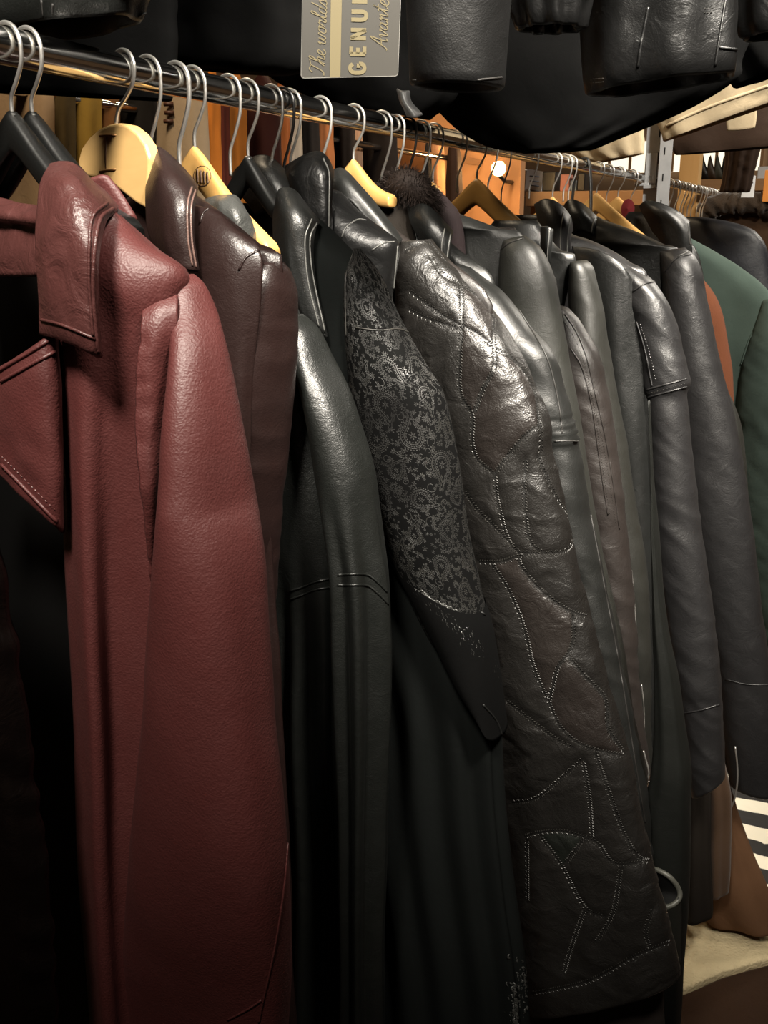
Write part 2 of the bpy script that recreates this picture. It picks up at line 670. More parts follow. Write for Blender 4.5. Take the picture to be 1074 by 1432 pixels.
M = dict(
    maroon=leather('maroon_leather', (0.076, 0.0185, 0.017), 0.5, 0.0006, 430, 0.0012, var=0.12, spec=.55),
    maroon_gloss=leather('maroon_leather_collar', (0.062, 0.021, 0.019), 0.38, 0.0003, 500, 0.006),
    brown=leather('dark_brown_leather', (0.013, 0.0065, 0.0058), 0.36, 0.0003, 520, 0.0015),
    black=leather('black_leather', (0.0055, 0.0058, 0.0055), 0.37, 0.0003, 560, 0.0018),
    black_soft=leather('black_soft_leather', (0.0065, 0.0068, 0.0063), 0.42, 0.00025, 620, 0.0018),
    black_grain=leather('black_grained_leather', (0.005, 0.0056, 0.005), 0.39, 0.0004, 620, 0.002),
    black_gloss=leather('black_glossy_leather', (0.004, 0.004, 0.004), 0.36, 0.0002, 560, 0.003),
    charcoal=leather('charcoal_leather', (0.0095, 0.0092, 0.0096), 0.41, 0.0003, 560, 0.0022),
    brownblack=leather('brownish_black_leather', (0.012, 0.0095, 0.0085), 0.42, 0.0003, 560, 0.0022),
    patch=leather('patchwork_leather', (0.0085, 0.008, 0.0074), 0.36, 0.0005, 480, 0.0045, attr='patch'),
    olive=leather('olive_grey_leather', (0.009, 0.009, 0.0075), 0.44, 0.0003, 500, 0.0012),
    velvet=leather('black_velvet', (0.0024, 0.0024, 0.0024), 0.9, 0.0002, 800, 0.001, spec=0.04),
    velvet_green=leather('black_suede_cloth', (0.0032, 0.0038, 0.0036), 0.85, 0.0002, 800, 0.001, spec=0.06),
    green=leather('green_suede', (0.055, 0.078, 0.066), 0.9, 0.0002, 900, 0.0012, spec=0.12, sheen=0.03),
    rust=leather('rust_suede', (0.060, 0.020, 0.009), 0.9, 0.0002, 900, 0.001, spec=0.1),
    navy=leather('dark_navy_leather', (0.009, 0.010, 0.014), 0.45, 0.0003, 560, 0.0016),
    brown_suede=leather('brown_suede', (0.055, 0.03, 0.016), 0.85, 0.0003, 700, 0.002, spec=0.15, sheen=0.1),
    shearling=leather('brown_shearling', (0.05, 0.035, 0.024), 0.9, 0.003, 160, 0.006, spec=0.15, sheen=0.2),
    purple=leather('dark_plum_cloth', (0.010, 0.006, 0.0065), 0.8, 0.0003, 700, 0.001, spec=0.15),
    darkcloth=leather('dark_brown_cloth', (0.010, 0.0075, 0.0055), 0.8, 0.0003, 700, 0.001, spec=0.15),
    lining=plain('black_lining', (0.003, 0.003, 0.003), 0.6, spec=0.25),
    paisley=paisley('paisley_brocade'),
    thread=plain('black_thread', (0.022, 0.0205, 0.018), 0.45),
    thread_dark=plain('dark_thread', (0.012, 0.011, 0.01), 0.5),
    thread_maroon=plain('maroon_thread', (0.10, 0.03, 0.026), 0.45),
    bead=plain('black_bead', (0.03, 0.03, 0.028), 0.28),
    chrome=plain('chrome', (0.72, 0.71, 0.69), 0.13, 1.0, var=0.06, scale=40),
    wire=plain('steel_wire', (0.72, 0.70, 0.66), 0.34, 0.9, var=0.1, scale=90),
    wire_dark=plain('blackened_wire', (0.10, 0.10, 0.10), 0.3, 1.0, var=0.1, scale=90),
    zinc=plain('galvanised_steel', (0.46, 0.47, 0.48), 0.45, 0.25, var=0.22, scale=26),
    plastic=plain('black_plastic', (0.004, 0.0042, 0.004), 0.36, bump=0.0002, scale=300),
    beech=wood('beech_wood', (0.40, 0.22, 0.065), (0.50, 0.29, 0.095), 0.36),
    beech_pale=wood('pale_beech_wood', (0.42, 0.26, 0.10), (0.50, 0.32, 0.13), 0.42),
    ink=plain('burnt_mark', (0.05, 0.025, 0.012), 0.6),
    staple=plain('brass_staple', (0.25, 0.13, 0.05), 0.4, 0.6),
    red=plain('dark_red_felt', (0.16, 0.008, 0.012), 0.7),
)

exec_parts = []


def garment(kind, label, pl, cat='coat', group=None):
    return thing(kind, label, cat, (0, pl.Y, 1.45), group)


# =================================================================== GARMENTS ON THE LONG RAIL
TH = 9.0
CHEST = 0.205


def torso(pl, shoulder, hem_z, t=0.04, uc=0.0, off=0.0, seed=1.0, mat=None, parent=None, fold=0.004, name='body', wide=0.0, drop=None, label=None):
    """hidden-side body under the sleeves: follows the traced shoulder, then hangs straight to the hem"""
    rows = []
    last = None
    for k, (x, y) in enumerate(shoulder):
        P = pl.px(x, y, off)
        u = float(np.dot(P - pl.O, pl.e))
        z = P[2]
        ul = 2 * uc - u
        if k == 0:
            uc = max(uc, u - .045)
            ul = 2 * uc - u
        if k == 0 and u - uc > .05:
            un = uc + .03
            rows.append(('w', 2 * uc - un, z + min(.022, .4 * (u - un)), un, z + min(.022, .4 * (u - un)), t * .4, off))
        rows.append(('w', ul, z, u, z, t * (0.55 + 0.45 * min(1, k / 2)) * (.72 if k == len(shoulder) - 1 else 1), off))
        last = (u, z)
    u, z = last
    ul = 2 * uc - u
    for dz, du in ((0.10, -0.02), (0.3, -0.03), (0.55, -0.02 + wide * .5)):
        if z - dz > hem_z + 0.1:
            rows.append(('w', ul - du, z - dz, u + du, z - dz, t, off))
    rows.append(('w', ul + 0.01 - wide, hem_z, u - 0.01 + wide, hem_z, t, off))
    lf = Loft(pl, rows, 80, 64, 0.95, wrinkle(seed, 0.004, fold, 11), open_end=True)
    lf.build(name, mat, parent, label)
    return lf


# ---- maroon coat -----------------------------------------------------------------------------
pB = Plane(0.765, 12)
cB = garment('leather_coat', 'maroon leather coat with a wide folded collar and open front', pB)
mar = wrinkle(2.2, 0.003, 0, 0)
front = Sheet(pB, [
    [(20, 300, .045), (100, 298, .05), (150, 292, .035), (158, 300, .02), (168, 303, .0), (168, 303, -.02), (100, 300, -.04), (-40, 300, -.04)],
    [(40, 335, .05), (110, 335, .056), (160, 335, .045), (200, 342, .025), (212, 346, .0), (205, 346, -.025), (100, 335, -.045), (-80, 335, -.04)],
    [(62, 390, .055), (120, 392, .062), (175, 392, .052), (238, 385, .025), (262, 386, .0), (240, 386, -.03), (100, 390, -.05), (-110, 390, -.04)],
    [(78, 470, .055), (116, 470, .068), (160, 468, .052), (208, 465, .038), (248, 450, .012), (235, 450, -.035), (100, 470, -.05), (-120, 470, -.04)],
    [(84, 600, .052), (116, 600, .07), (150, 600, .05), (198, 600, .034), (236, 600, .015), (225, 600, -.035), (100, 600, -.05), (-120, 600, -.04)],
    [(93, 800, .05), (122, 800, .072), (148, 800, .048), (200, 800, .03), (232, 800, .015), (220, 800, -.035), (100, 800, -.05), (-110, 800, -.04)],
    [(104, 1008, .05), (132, 1008, .072), (154, 1008, .048), (200, 1008, .03), (235, 1008, .015), (220, 1008, -.035), (100, 1008, -.05), (-100, 1008, -.04)],
    [(112, 1217, .05), (138, 1217, .072), (162, 1217, .05), (205, 1217, .032), (240, 1217, .015), (225, 1217, -.035), (100, 1217, -.05), (-90, 1217, -.04)],
    [(128, 1432, .05), (150, 1432, .07), (172, 1432, .05), (210, 1432, .034), (245, 1432, .015), (230, 1432, -.035), (100, 1432, -.05), (-80, 1432, -.04)],
    [(136, 1620, .05), (156, 1620, .07), (178, 1620, .05), (214, 1620, .055), (248, 1620, .015), (232, 1620, -.035), (110, 1620, -.05), (-70, 1620, -.04)],
], 110, 150, 0.004, lambda a, b, P: 0.0025 * nz(P[0] * 10, P[1] * 10, P[2] * 4) + 0.0012 * nz(P[0] * 45, P[1] * 20, P[2] * 6))
front.build('body', M['maroon'], cB)
seams(front, 'seam', [[(113, 1190), (138, 1194), (158, 1194)], [(158, 1216), (178, 1234)], [(143, 820), (154, 1010), (162, 1217), (172, 1425)]], M['maroon'], 0.0011)
slB = Loft(pB, [
    (248, 388, 274, 381, .018, -.005), (241, 402, 289, 396, .030, .0), (238, 432, 306, 436, .040, .004), (236, 480, 319, 484, .044, .014), (232, 533, 331, 540, .047, .02),
    (227, 600, 343, 605, .049, .024), (224, 677, 355, 672, .050, .026), (213, 800, 376, 800, .050, .028), (200, 1008, 392, 1008, .050, .028),
    (182, 1217, 409, 1217, .048, .026), (169, 1400, 410, 1390, .04, .012), (163, 1500, 402, 1500, .038, .01), (160, 1560, 396, 1560, .036, .01)],
    170, 80, 0.74, lambda ph, s, P: 0.0035 * nz(P[0] * 6, P[1] * 6, P[2] * 4 + 4) + 0.0011 * nz(P[0] * 22, P[1] * 22, P[2] * 14))
slB.build('sleeve', M['maroon'], cB)
seams(slB, 'seam', [[(404, 1145), (398, 1230), (385, 1320), (368, 1400), (362, 1430)], [(318, 1426), (345, 1412), (366, 1398)]], M['maroon'], 0.0011)
under = Sheet(pB, [
    [(206, 410, .026), (226, 404, .022), (246, 400, .012)],
    [(200, 450, .048), (222, 446, .042), (246, 440, .03)],
    [(194, 520, .054), (214, 520, .048), (240, 520, .03)],
    [(192, 600, .056), (212, 600, .05), (236, 600, .03)],
    [(199, 680, .056), (214, 680, .05), (232, 680, .03)],
    [(208, 750, .045), (214, 750, .042), (226, 750, .03)],
    [(212, 815, .034), (214, 815, .034), (216, 815, .033)],
], 30, 60, 0.004, lambda a, b, P: 0.0026 * nz(P[0] * 50, P[1] * 30, P[2] * 80))
under.build('underarm_panel', M['maroon'], cB)
seams(front, 'armhole_seam', [[(245, 376), (214, 402), (203, 440), (196, 520), (194, 600), (200, 690)]], M['maroon'], 0.0012)
colB = Sheet(pB, [
    [(72, 233, .045), (86, 230, .042), (104, 234, .036), (128, 256, .02), (148, 274, .015), (163, 291, .01)],
    [(62, 250, .066), (80, 248, .07), (104, 252, .068), (128, 270, .056), (146, 286, .045), (158, 296, .03)],
    [(57, 276, .077), (78, 277, .083), (102, 280, .083), (122, 292, .078), (136, 302, .07), (143, 310, .058)],
    [(55, 330, .086), (76, 331, .092), (100, 334, .092), (118, 340, .09), (130, 345, .086), (135, 350, .078)],
    [(57, 400, .088), (76, 402, .094), (100, 406, .094), (118, 410, .092), (129, 413, .088), (133, 415, .08)],
    [(59, 450, .086), (78, 454, .091), (102, 462, .092), (120, 470, .09), (132, 476, .086), (137, 479, .079)],
    [(60, 466, .084), (80, 470, .088), (104, 479, .089), (122, 488, .087), (135, 495, .083), (141, 497, .077)],
], 50, 60, 0.006, lambda a, b, P: 0.0022 * nz(P[0] * 22, P[1] * 22, P[2] * 22) + 0.001 * nz(P[0] * 60, P[1] * 60, P[2] * 40))
colB.build('collar', M['maroon_gloss'], cB)
seams(colB, 'piping', [[(58, 447), (80, 452), (104, 461), (133, 474)], [(150, 284), (130, 302), (125, 340), (125, 400), (130, 470)]], M['maroon_gloss'], 0.0014)
seams(colB, 'edge_piping', [[(158, 292), (140, 306), (132, 350), (130, 410), (135, 474), (138, 494)]], M['maroon_gloss'], 0.0018)
Sheet(pB, [
    [(128, 252, .004), (143, 247, .0), (150, 248, -.004)],
    [(140, 266, .0), (156, 262, -.004), (164, 266, -.008)],
    [(156, 284, -.004), (170, 282, -.008), (177, 285, -.012)],
    [(172, 304, -.008), (184, 303, -.012), (189, 307, -.016)],
], 12, 20, 0.005).build('back_collar', M['maroon'], cB)
far = Sheet(pB, [
    [(-70, 275, .03), (-10, 277, .035), (25, 286, .04), (56, 290, .05)],
    [(-75, 300, .05), (-10, 300, .055), (25, 305, .06), (58, 309, .066)],
    [(-80, 312, .04), (-10, 312, .045), (25, 315, .05), (58, 318, .055)],
    [(-80, 350, .045), (-10, 350, .05), (25, 352, .055), (58, 352, .06)],
    [(-80, 385, .045), (-10, 384, .05), (25, 384, .055), (58, 383, .06)],
], 40, 40, 0.005, lambda a, b, P: 0.002 * nz(P[0] * 40, P[1] * 30, P[2] * 40))
far.build('inner_collar', M['maroon_gloss'], cB)
lap = Sheet(pB, [
    [(-70, 560, .075), (-20, 528, .085), (30, 498, .092), (68, 473, .082), (80, 470, .058)],
    [(-70, 600, .08), (-20, 568, .088), (30, 540, .095), (72, 520, .084), (83, 518, .058)],
    [(-70, 630, .08), (-20, 610, .088), (30, 590, .094), (76, 585, .084), (85, 585, .058)],
    [(-70, 615, .08), (-20, 630, .086), (30, 648, .092), (78, 665, .084), (86, 668, .058)],
    [(-70, 600, .078), (-20, 642, .084), (30, 690, .09), (78, 735, .082), (86, 744, .058)],
], 46, 46, 0.005, lambda a, b, P: 0.0016 * nz(P[0] * 40, P[1] * 30, P[2] * 40))
lap.build('lapel', M['maroon'], cB)
seams(lap, 'piping', [[(2, 534), (40, 512), (76, 492)], [(2, 649), (40, 688), (80, 730)], [(0, 518), (40, 494), (68, 476)]], M['maroon'], 0.0018)
stitches(lap, 'stitching', [[(2, 637), (40, 675), (80, 716)]], M['thread_maroon'], 0.005, 0.0032, 0.0006)
# lining seen between the open fronts
Sheet(pB, [
    [(-60, 300, -.034), (40, 300, -.034), (150, 300, -.015)],
    [(-110, 470, -.042), (60, 470, -.042), (230, 470, -.026)],
    [(-110, 900, -.042), (60, 900, -.042), (212, 900, -.026)],
    [(-70, 1620, -.042), (60, 1620, -.042), (225, 1620, -.026)],
], 24, 40, 0.003, lambda a, b, P: 0.003 * nz(P[0] * 14, 0, P[2] * 3)).build('lining', M['lining'], cB)

# ---- glossy dark coat at the very left -----------------------------------------------------------
pA = Plane(0.62, 6)
cA = garment('glossy_coat', 'nearly black glossy coat at the left edge of the frame, below the maroon lapel', pA)
lA = Loft(pA, [(-420, 640, -80, 640, .02), (-420, 720, -20, 700, .035), (-420, 830, 16, 810, .04), (-420, 1000, 46, 1000, .04), (-420, 1200, 72, 1200, .04), (-420, 1450, 92, 1450, .04), (-420, 1560, 98, 1560, .04)],
          100, 64, 0.8, wrinkle(9.1, 0.006, 0.004, 13, 0.006))
lA.build('body', leather('dark_patent_leather', (0.004, 0.0025, 0.0022), 0.24, 0.0002, 500, 0.004), cA)


# ---- dark brown coat -----------------------------------------------------------------------------
pC = Plane(0.95, 12)
cC = garment('leather_coat', 'dark chocolate brown leather coat with a pointed collar, beside the maroon coat', pC)
torso(pC, [(268, 268), (282, 277), (320, 302), (366, 342), (396, 366)], 0.35, 0.030, seed=4, mat=M['brown'], parent=cC, off=0)
slC = Loft(pC, [(362, 368, 398, 366, .016), (352, 385, 410, 382, .03), (342, 420, 418, 412, .038), (330, 480, 418, 470, .04), (320, 560, 413, 545, .042), (312, 640, 406, 630, .042),
                (305, 720, 398, 710, .042), (300, 850, 387, 850, .04), (296, 960, 380, 960, .038)], 130, 64, 0.85, wrinkle(5.5, 0.003, 0, 0, 0.0015))
slC.build('sleeve', M['brown'], cC)
frC = Sheet(pC, [
    [(255, 290, .03), (280, 290, .035), (310, 300, .03), (330, 318, .02)],
    [(255, 340, .045), (290, 340, .05), (330, 342, .045), (362, 352, .03)],
    [(258, 420, .05), (290, 420, .055), (330, 420, .05), (362, 420, .035)],
    [(262, 560, .05), (290, 560, .055), (330, 560, .05), (350, 560, .035)],
    [(270, 800, .05), (290, 800, .055), (330, 800, .05), (350, 800, .035)],
], 40, 50, 0.004, lambda a, b, P: 0.003 * nz(P[0] * 20, P[1] * 20, P[2] * 10))
frC.build('front_panel', M['brown'], cC)
seams(frC, 'shoulder_seam', [[(280, 312), (286, 296), (300, 288)], [(334, 378), (344, 360), (362, 350)]], M['brown'], 0.0012)
colC = Sheet(pC, [
    [(210, 232, .02), (218, 214, .03), (224, 209, .03), (240, 222, .02), (262, 244, .012), (276, 262, .005)],
    [(207, 258, .05), (222, 238, .06), (236, 240, .06), (252, 252, .055), (264, 262, .045), (272, 270, .03)],
    [(206, 290, .065), (224, 280, .075), (240, 280, .076), (254, 284, .072), (264, 288, .064), (269, 292, .052)],
    [(212, 330, .068), (230, 330, .08), (244, 332, .08), (257, 334, .077), (266, 336, .07), (270, 338, .06)],
    [(235, 372, .068), (244, 372, .078), (254, 374, .078), (264, 376, .075), (271, 377, .07), (275, 378, .06)],
], 40, 40, 0.005, lambda a, b, P: 0.0025 * nz(P[0] * 26, P[1] * 26, P[2] * 26))
colC.build('collar', M['brown'], cC)
seams(colC, 'piping', [[(273, 266), (267, 290), (268, 336), (274, 374)], [(268, 262), (262, 288), (263, 336), (269, 372)]], leather('brown_edge_highlight', (0.10, 0.06, 0.05), 0.35), 0.0011)  # edge highlight painted in as a lighter brown than the collar

# ---- black smooth coat with elbow seam ------------------------------------------------------------
pD = Plane(1.05, 10)
cD = garment('leather_coat', 'plain black leather coat with raised seam bands halfway, hanging left of the paisley coat', pD)
bD = Loft(pD, [(330, 318, 348, 318, .016), (335, 345, 378, 355, .028), (340, 400, 410, 420, .034), (345, 480, 438, 480, .038), (350, 560, 455, 560, .04), (360, 680, 478, 680, .04), (372, 815, 492, 815, .04), (380, 1000, 498, 1000, .042), (384, 1200, 500, 1200, .042), (380, 1450, 500, 1450, .042), (378, 1600, 500, 1600, .042)],
          150, 110, 0.75, lambda ph, s, P: 0.003 * nz(P[0] * 9, P[1] * 9, P[2] * 5 + 2) + (0.009 * min(1, max(0, (1.12 - P[2]) * 5)) * math.cos(9 * ph + 0.8 * nz(3, 0, P[2] * 4)) if math.sin(ph) > 0 else 0))
bD.build('body', M['black_grain'], cD)
slD = Loft(pD, [(402, 440, 424, 440, .012, .012), (405, 465, 446, 458, .024, .014), (409, 500, 466, 500, .032, .016), (420, 540, 490, 550, .036, .018), (430, 590, 508, 600, .038, .02), (441, 667, 526, 655, .04, .02), (450, 715, 533, 715, .04, .02), (460, 765, 539, 765, .04, .02), (467, 815, 545, 820, .04, .02),
                (472, 900, 547, 900, .04, .02), (478, 1050, 546, 1050, .04, .02), (482, 1200, 543, 1200, .04, .02), (484, 1450, 539, 1450, .04, .02), (484, 1600, 537, 1600, .04, .02)],
           200, 90, 0.85, lambda ph, s, P: 0.003 * nz(P[0] * 9 + 4, P[1] * 9, P[2] * 6) + (0.009 * min(1, max(0, (1.22 - P[2]) * 5)) * math.cos(6 * ph + 0.7) if math.sin(ph) > -0.2 else 0))
slD.build('sleeve', M['black_grain'], cD)
seams(bD, 'seam', [[(406, 826), (420, 822), (440, 814), (466, 808)], [(406, 838), (420, 833), (440, 825), (468, 820)], [(413, 523), (428, 577), (440, 640), (452, 720), (464, 785)], [(474, 830), (478, 1000), (484, 1200), (486, 1430)]], M['black_grain'], 0.0013)
seams(slD, 'seam', [[(472, 804), (490, 803), (514, 804), (530, 816), (541, 828)], [(472, 818), (490, 818), (514, 819), (530, 831), (543, 845)]], M['black_grain'], 0.0013)
colD = Sheet(pD, [
    [(286, 282, .03), (305, 276, .035), (325, 275, .03), (334, 282, .02), (342, 292, .01)],
    [(292, 296, .05), (312, 286, .06), (328, 288, .058), (340, 296, .045), (348, 306, .03)],
    [(300, 312, .055), (316, 304, .066), (332, 304, .064), (344, 312, .052), (352, 322, .04)],
    [(320, 330, .05), (328, 326, .062), (338, 326, .062), (348, 332, .052), (353, 338, .04)],
], 40, 34, 0.005, lambda a, b, P: 0.006 * nz(P[0] * 40, P[1] * 40, P[2] * 40))
colD.build('collar', leather('grey_worn_leather', (0.035, 0.036, 0.034), 0.34, 0.0004, 420, 0.005), cD, 'crumpled grey worn leather collar')

# ---- black coat with paisley sleeve ---------------------------------------------------------------
pE = Plane(1.16, 10)
cE = garment('velvet_coat', 'black velvet coat with paisley brocade sleeve, beaded trim and leather collar', pE)
bE = Loft(pE, [(428, 300, 446, 308, .018), (420, 330, 478, 336, .03), (410, 380, 520, 380, .036), (410, 450, 556, 450, .038), (420, 600, 600, 600, .038), (440, 800, 640, 800, .038), (450, 900, 676, 900, .04), (470, 1000, 700, 1000, .042), (480, 1130, 709, 1130, .043), (500, 1250, 723, 1250, .043), (510, 1340, 735, 1340, .043), (520, 1450, 744, 1450, .043), (522, 1520, 750, 1520, .043)],
          150, 100, 0.75, lambda ph, s, P: 0.003 * nz(P[0] * 8, P[1] * 8, P[2] * 5 + 7) + (0.006 * min(1, max(0, (1.1 - P[2]) * 4)) * math.cos(13 * ph + 1.2 + nz(8, 0, P[2] * 3)) if math.sin(ph) > 0 else 0))
bE.build('body', M['velvet_green'], cE)
slE = Loft(pE, [(494, 346, 506, 349, .012, .002), (484, 375, 530, 378, .028, .006), (481, 400, 544, 402, .034, .008), (481, 450, 566, 450, .038, .01), (486, 510, 598, 510, .041, .012), (490, 560, 624, 556, .042, .012), (504, 650, 644, 650, .043, .012),
                (534, 740, 656, 745, .043, .012), (568, 820, 674, 828, .041, .012), (592, 872, 687, 884, .036, .012), (604, 896, 690, 906, .030, .012)],
           190, 90, 0.8, lambda ph, s, P: 0.003 * nz(P[0] * 7, P[1] * 7, P[2] * 6 + 3))
slE.build('sleeve', M['paisley'], cE)
cfE = Loft(pE, [(545, 764, 681, 860, .0455, .014), (578, 826, 689, 886, .0445, .014), (606, 882, 695, 916, .0425, .014), (640, 948, 703, 970, .039, .014), (676, 984, 709, 1048, .03, .014)],
           50, 70, 0.8, wrinkle(1, 0.001), open_end=True, cap_top=False)
# diagonal plain velvet cuff below the brocade
cfE.build('cuff', M['velvet'], cE)
g = Geo()
bv = cfE.bvh()
rnd = random.Random(3)
for a, b, w in (((588, 822), (702, 950), 10),):
    for k in range(480):
        t = rnd.random()
        x = a[0] + (b[0] - a[0]) * t + rnd.gauss(0, w * .7)
        y = a[1] + (b[1] - a[1]) * t + rnd.gauss(0, w * .35) - 8 * math.sin(t * 3.14)
        h = bv.ray_cast(Vector(CAM), Vector(ray(x, y)))
        if h[0]:
            c, nn = np.array(h[0]), np.array(h[1])
            ang = rnd.random() * 6.28
            e1 = np.cross(nn, UPW)
            e1 /= np.linalg.norm(e1) + 1e-9
            e2 = np.cross(nn, e1)
            pts = [c + nn * .0012 + (e1 * math.cos(ang + q) + e2 * math.sin(ang + q)) * .0028 * (.4 + q / 4) for q in np.linspace(0, 4.2, 7)]
            g.add(*tube_geo(pts, .0011, 5))
g.build('beaded_trim', M['bead'], cE)
seams(slE, 'seam', [[(484, 362), (483, 410), (484, 470)], [(498, 458), (530, 462), (565, 462), (600, 490), (612, 520)]], M['thread'], 0.0009)
seams(cfE, 'seam', [[(560, 782), (600, 806), (640, 832), (678, 860)], [(675, 985), (695, 1010), (706, 1046)]], M['black'], 0.0014)
colE = Sheet(pE, [
    [(384, 300, .03), (389, 270, .04), (398, 264, .04), (412, 268, .03), (430, 290, .02), (446, 310, .008)],
    [(384, 330, .055), (396, 300, .066), (408, 296, .066), (420, 300, .06), (432, 310, .05), (440, 320, .034)],
    [(388, 370, .06), (402, 352, .07), (412, 350, .07), (422, 350, .066), (431, 350, .058), (436, 350, .045)],
    [(396, 410, .06), (410, 404, .068), (419, 402, .068), (428, 400, .066), (436, 400, .06), (441, 400, .05)],
    [(420, 452, .058), (430, 452, .064), (436, 452, .064), (442, 452, .063), (448, 452, .06), (452, 452, .052)],
    [(452, 470, .052), (453, 470, .054), (454, 470, .054), (455, 470, .054), (455.5, 470, .054), (456, 470, .05)],
], 40, 56, 0.004, lambda a, b, P: 0.0015 * nz(P[0] * 30, P[1] * 30, P[2] * 20))
colE.build('collar', M['black'], cE)
pip = leather('edge_highlight_leather', (0.09, 0.09, 0.085), 0.32)  # paler than the hide: light caught along edges, put into the colour
seams(colE, 'piping', [[(443, 312), (434, 330), (434, 360), (440, 400), (454, 464)], [(436, 306), (427, 330), (427, 360), (432, 400), (446, 456)]], pip, 0.0009)
stitches(colE, 'stitching', [[(430, 304), (422, 330), (422, 370), (426, 410)]], M['thread'], 0.004, 0.0026, 0.0004)
# hem trim of the skirt
g = Geo()
bv = bE.bvh()
for k in range(420):
    t = rnd.random()
    x, y = 742 - 22 * (1 - t) * 0 - 26 * t + rnd.gauss(0, 7), 1335 + 100 * t + rnd.gauss(0, 3)
    h = bv.ray_cast(Vector(CAM), Vector(ray(x, y)))
    if h[0]:
        c, nn = np.array(h[0]), np.array(h[1])
        ang = rnd.random() * 6.28
        e1 = np.cross(nn, UPW)
        e1 /= np.linalg.norm(e1) + 1e-9
        e2 = np.cross(nn, e1)
        pts = [c + nn * .0012 + (e1 * math.cos(ang + q) + e2 * math.sin(ang + q)) * .003 * (.4 + q / 4) for q in np.linspace(0, 4.2, 7)]
        g.add(*tube_geo(pts, .0011, 5))
g.build('hem_trim', M['bead'], cE)

# ---- black coat squeezed between the paisley and the patchwork ---------------------------------------
pE2 = Plane(1.265, 9)
cE2 = garment('leather_jacket', 'black leather jacket with a high edged collar squeezed behind the paisley coat', pE2, 'jacket')
bE2 = Loft(pE2, [(452, 262, 474, 272, .018), (446, 288, 502, 298, .028), (440, 315, 540, 324, .034), (440, 342, 559, 340, .036), (440, 370, 557, 368, .036), (445, 430, 553, 430, .036), (450, 520, 556, 520, .036), (480, 700, 580, 700, .034), (490, 900, 590, 900, .032)],
           90, 64, 0.8, wrinkle(12, 0.006, 0, 0, 0.003))
bE2.build('body', M['black_gloss'], cE2)
seams(bE2, 'seam', [[(478, 332), (484, 318), (500, 307), (512, 308)], [(556, 344), (553, 375), (550, 405)], [(520, 350), (536, 340), (552, 338)]], pip, 0.001)
colE2 = Sheet(pE2, [
    [(396, 236, .02), (415, 224, .03), (432, 216, .03), (447, 214, .026), (458, 224, .016), (465, 240, .006)],
    [(392, 262, .04), (414, 244, .055), (434, 238, .056), (448, 238, .053), (458, 246, .046), (464, 254, .034)],
    [(402, 300, .045), (422, 288, .06), (438, 286, .06), (450, 286, .058), (458, 288, .053), (463, 290, .044)],
    [(420, 340, .045), (436, 336, .058), (446, 336, .058), (453, 336, .057), (458, 336, .053), (462, 336, .046)],
    [(446, 380, .045), (452, 380, .054), (455, 380, .054), (457, 380, .054), (459, 380, .052), (461, 380, .046)],
], 40, 44, 0.005, lambda a, b, P: 0.003 * nz(P[0] * 26, P[1] * 26, P[2] * 26))
colE2.build('collar', M['black_gloss'], cE2)
seams(colE2, 'piping', [[(452, 222), (460, 244), (460, 290), (459, 376)]], pip, 0.0013)
stitches(colE2, 'stitching', [[(424, 286), (440, 284), (452, 284)]], M['thread'], 0.004, 0.0026, 0.0004)

# second collar seen left of it
pE3 = Plane(1.215, 9)
cE3 = garment('leather_jacket', 'black leather jacket showing only a rounded collar above the long leather lapel', pE3, 'jacket')
Sheet(pE3, [
    [(326, 246, .0), (340, 230, .01), (360, 220, .012), (378, 222, .01), (398, 240, .0)],
    [(330, 262, .02), (345, 246, .03), (362, 236, .034), (380, 238, .03), (402, 256, .02)],
    [(345, 280, .03), (358, 268, .04), (372, 262, .042), (388, 264, .04), (404, 276, .03)],
    [(360, 300, .03), (372, 292, .04), (384, 290, .042), (396, 292, .04), (406, 300, .03)],
], 30, 26, 0.006, lambda a, b, P: 0.003 * nz(P[0] * 26, P[1] * 26, P[2] * 26)).build('collar', M['black'], cE3)
Loft(pE3, [(335, 285, 398, 282, .02), (330, 320, 420, 318, .03), (330, 400, 430, 400, .03), (340, 600, 450, 600, .03), (350, 800, 460, 800, .03)], 40, 40).build('body', M['black'], cE3)

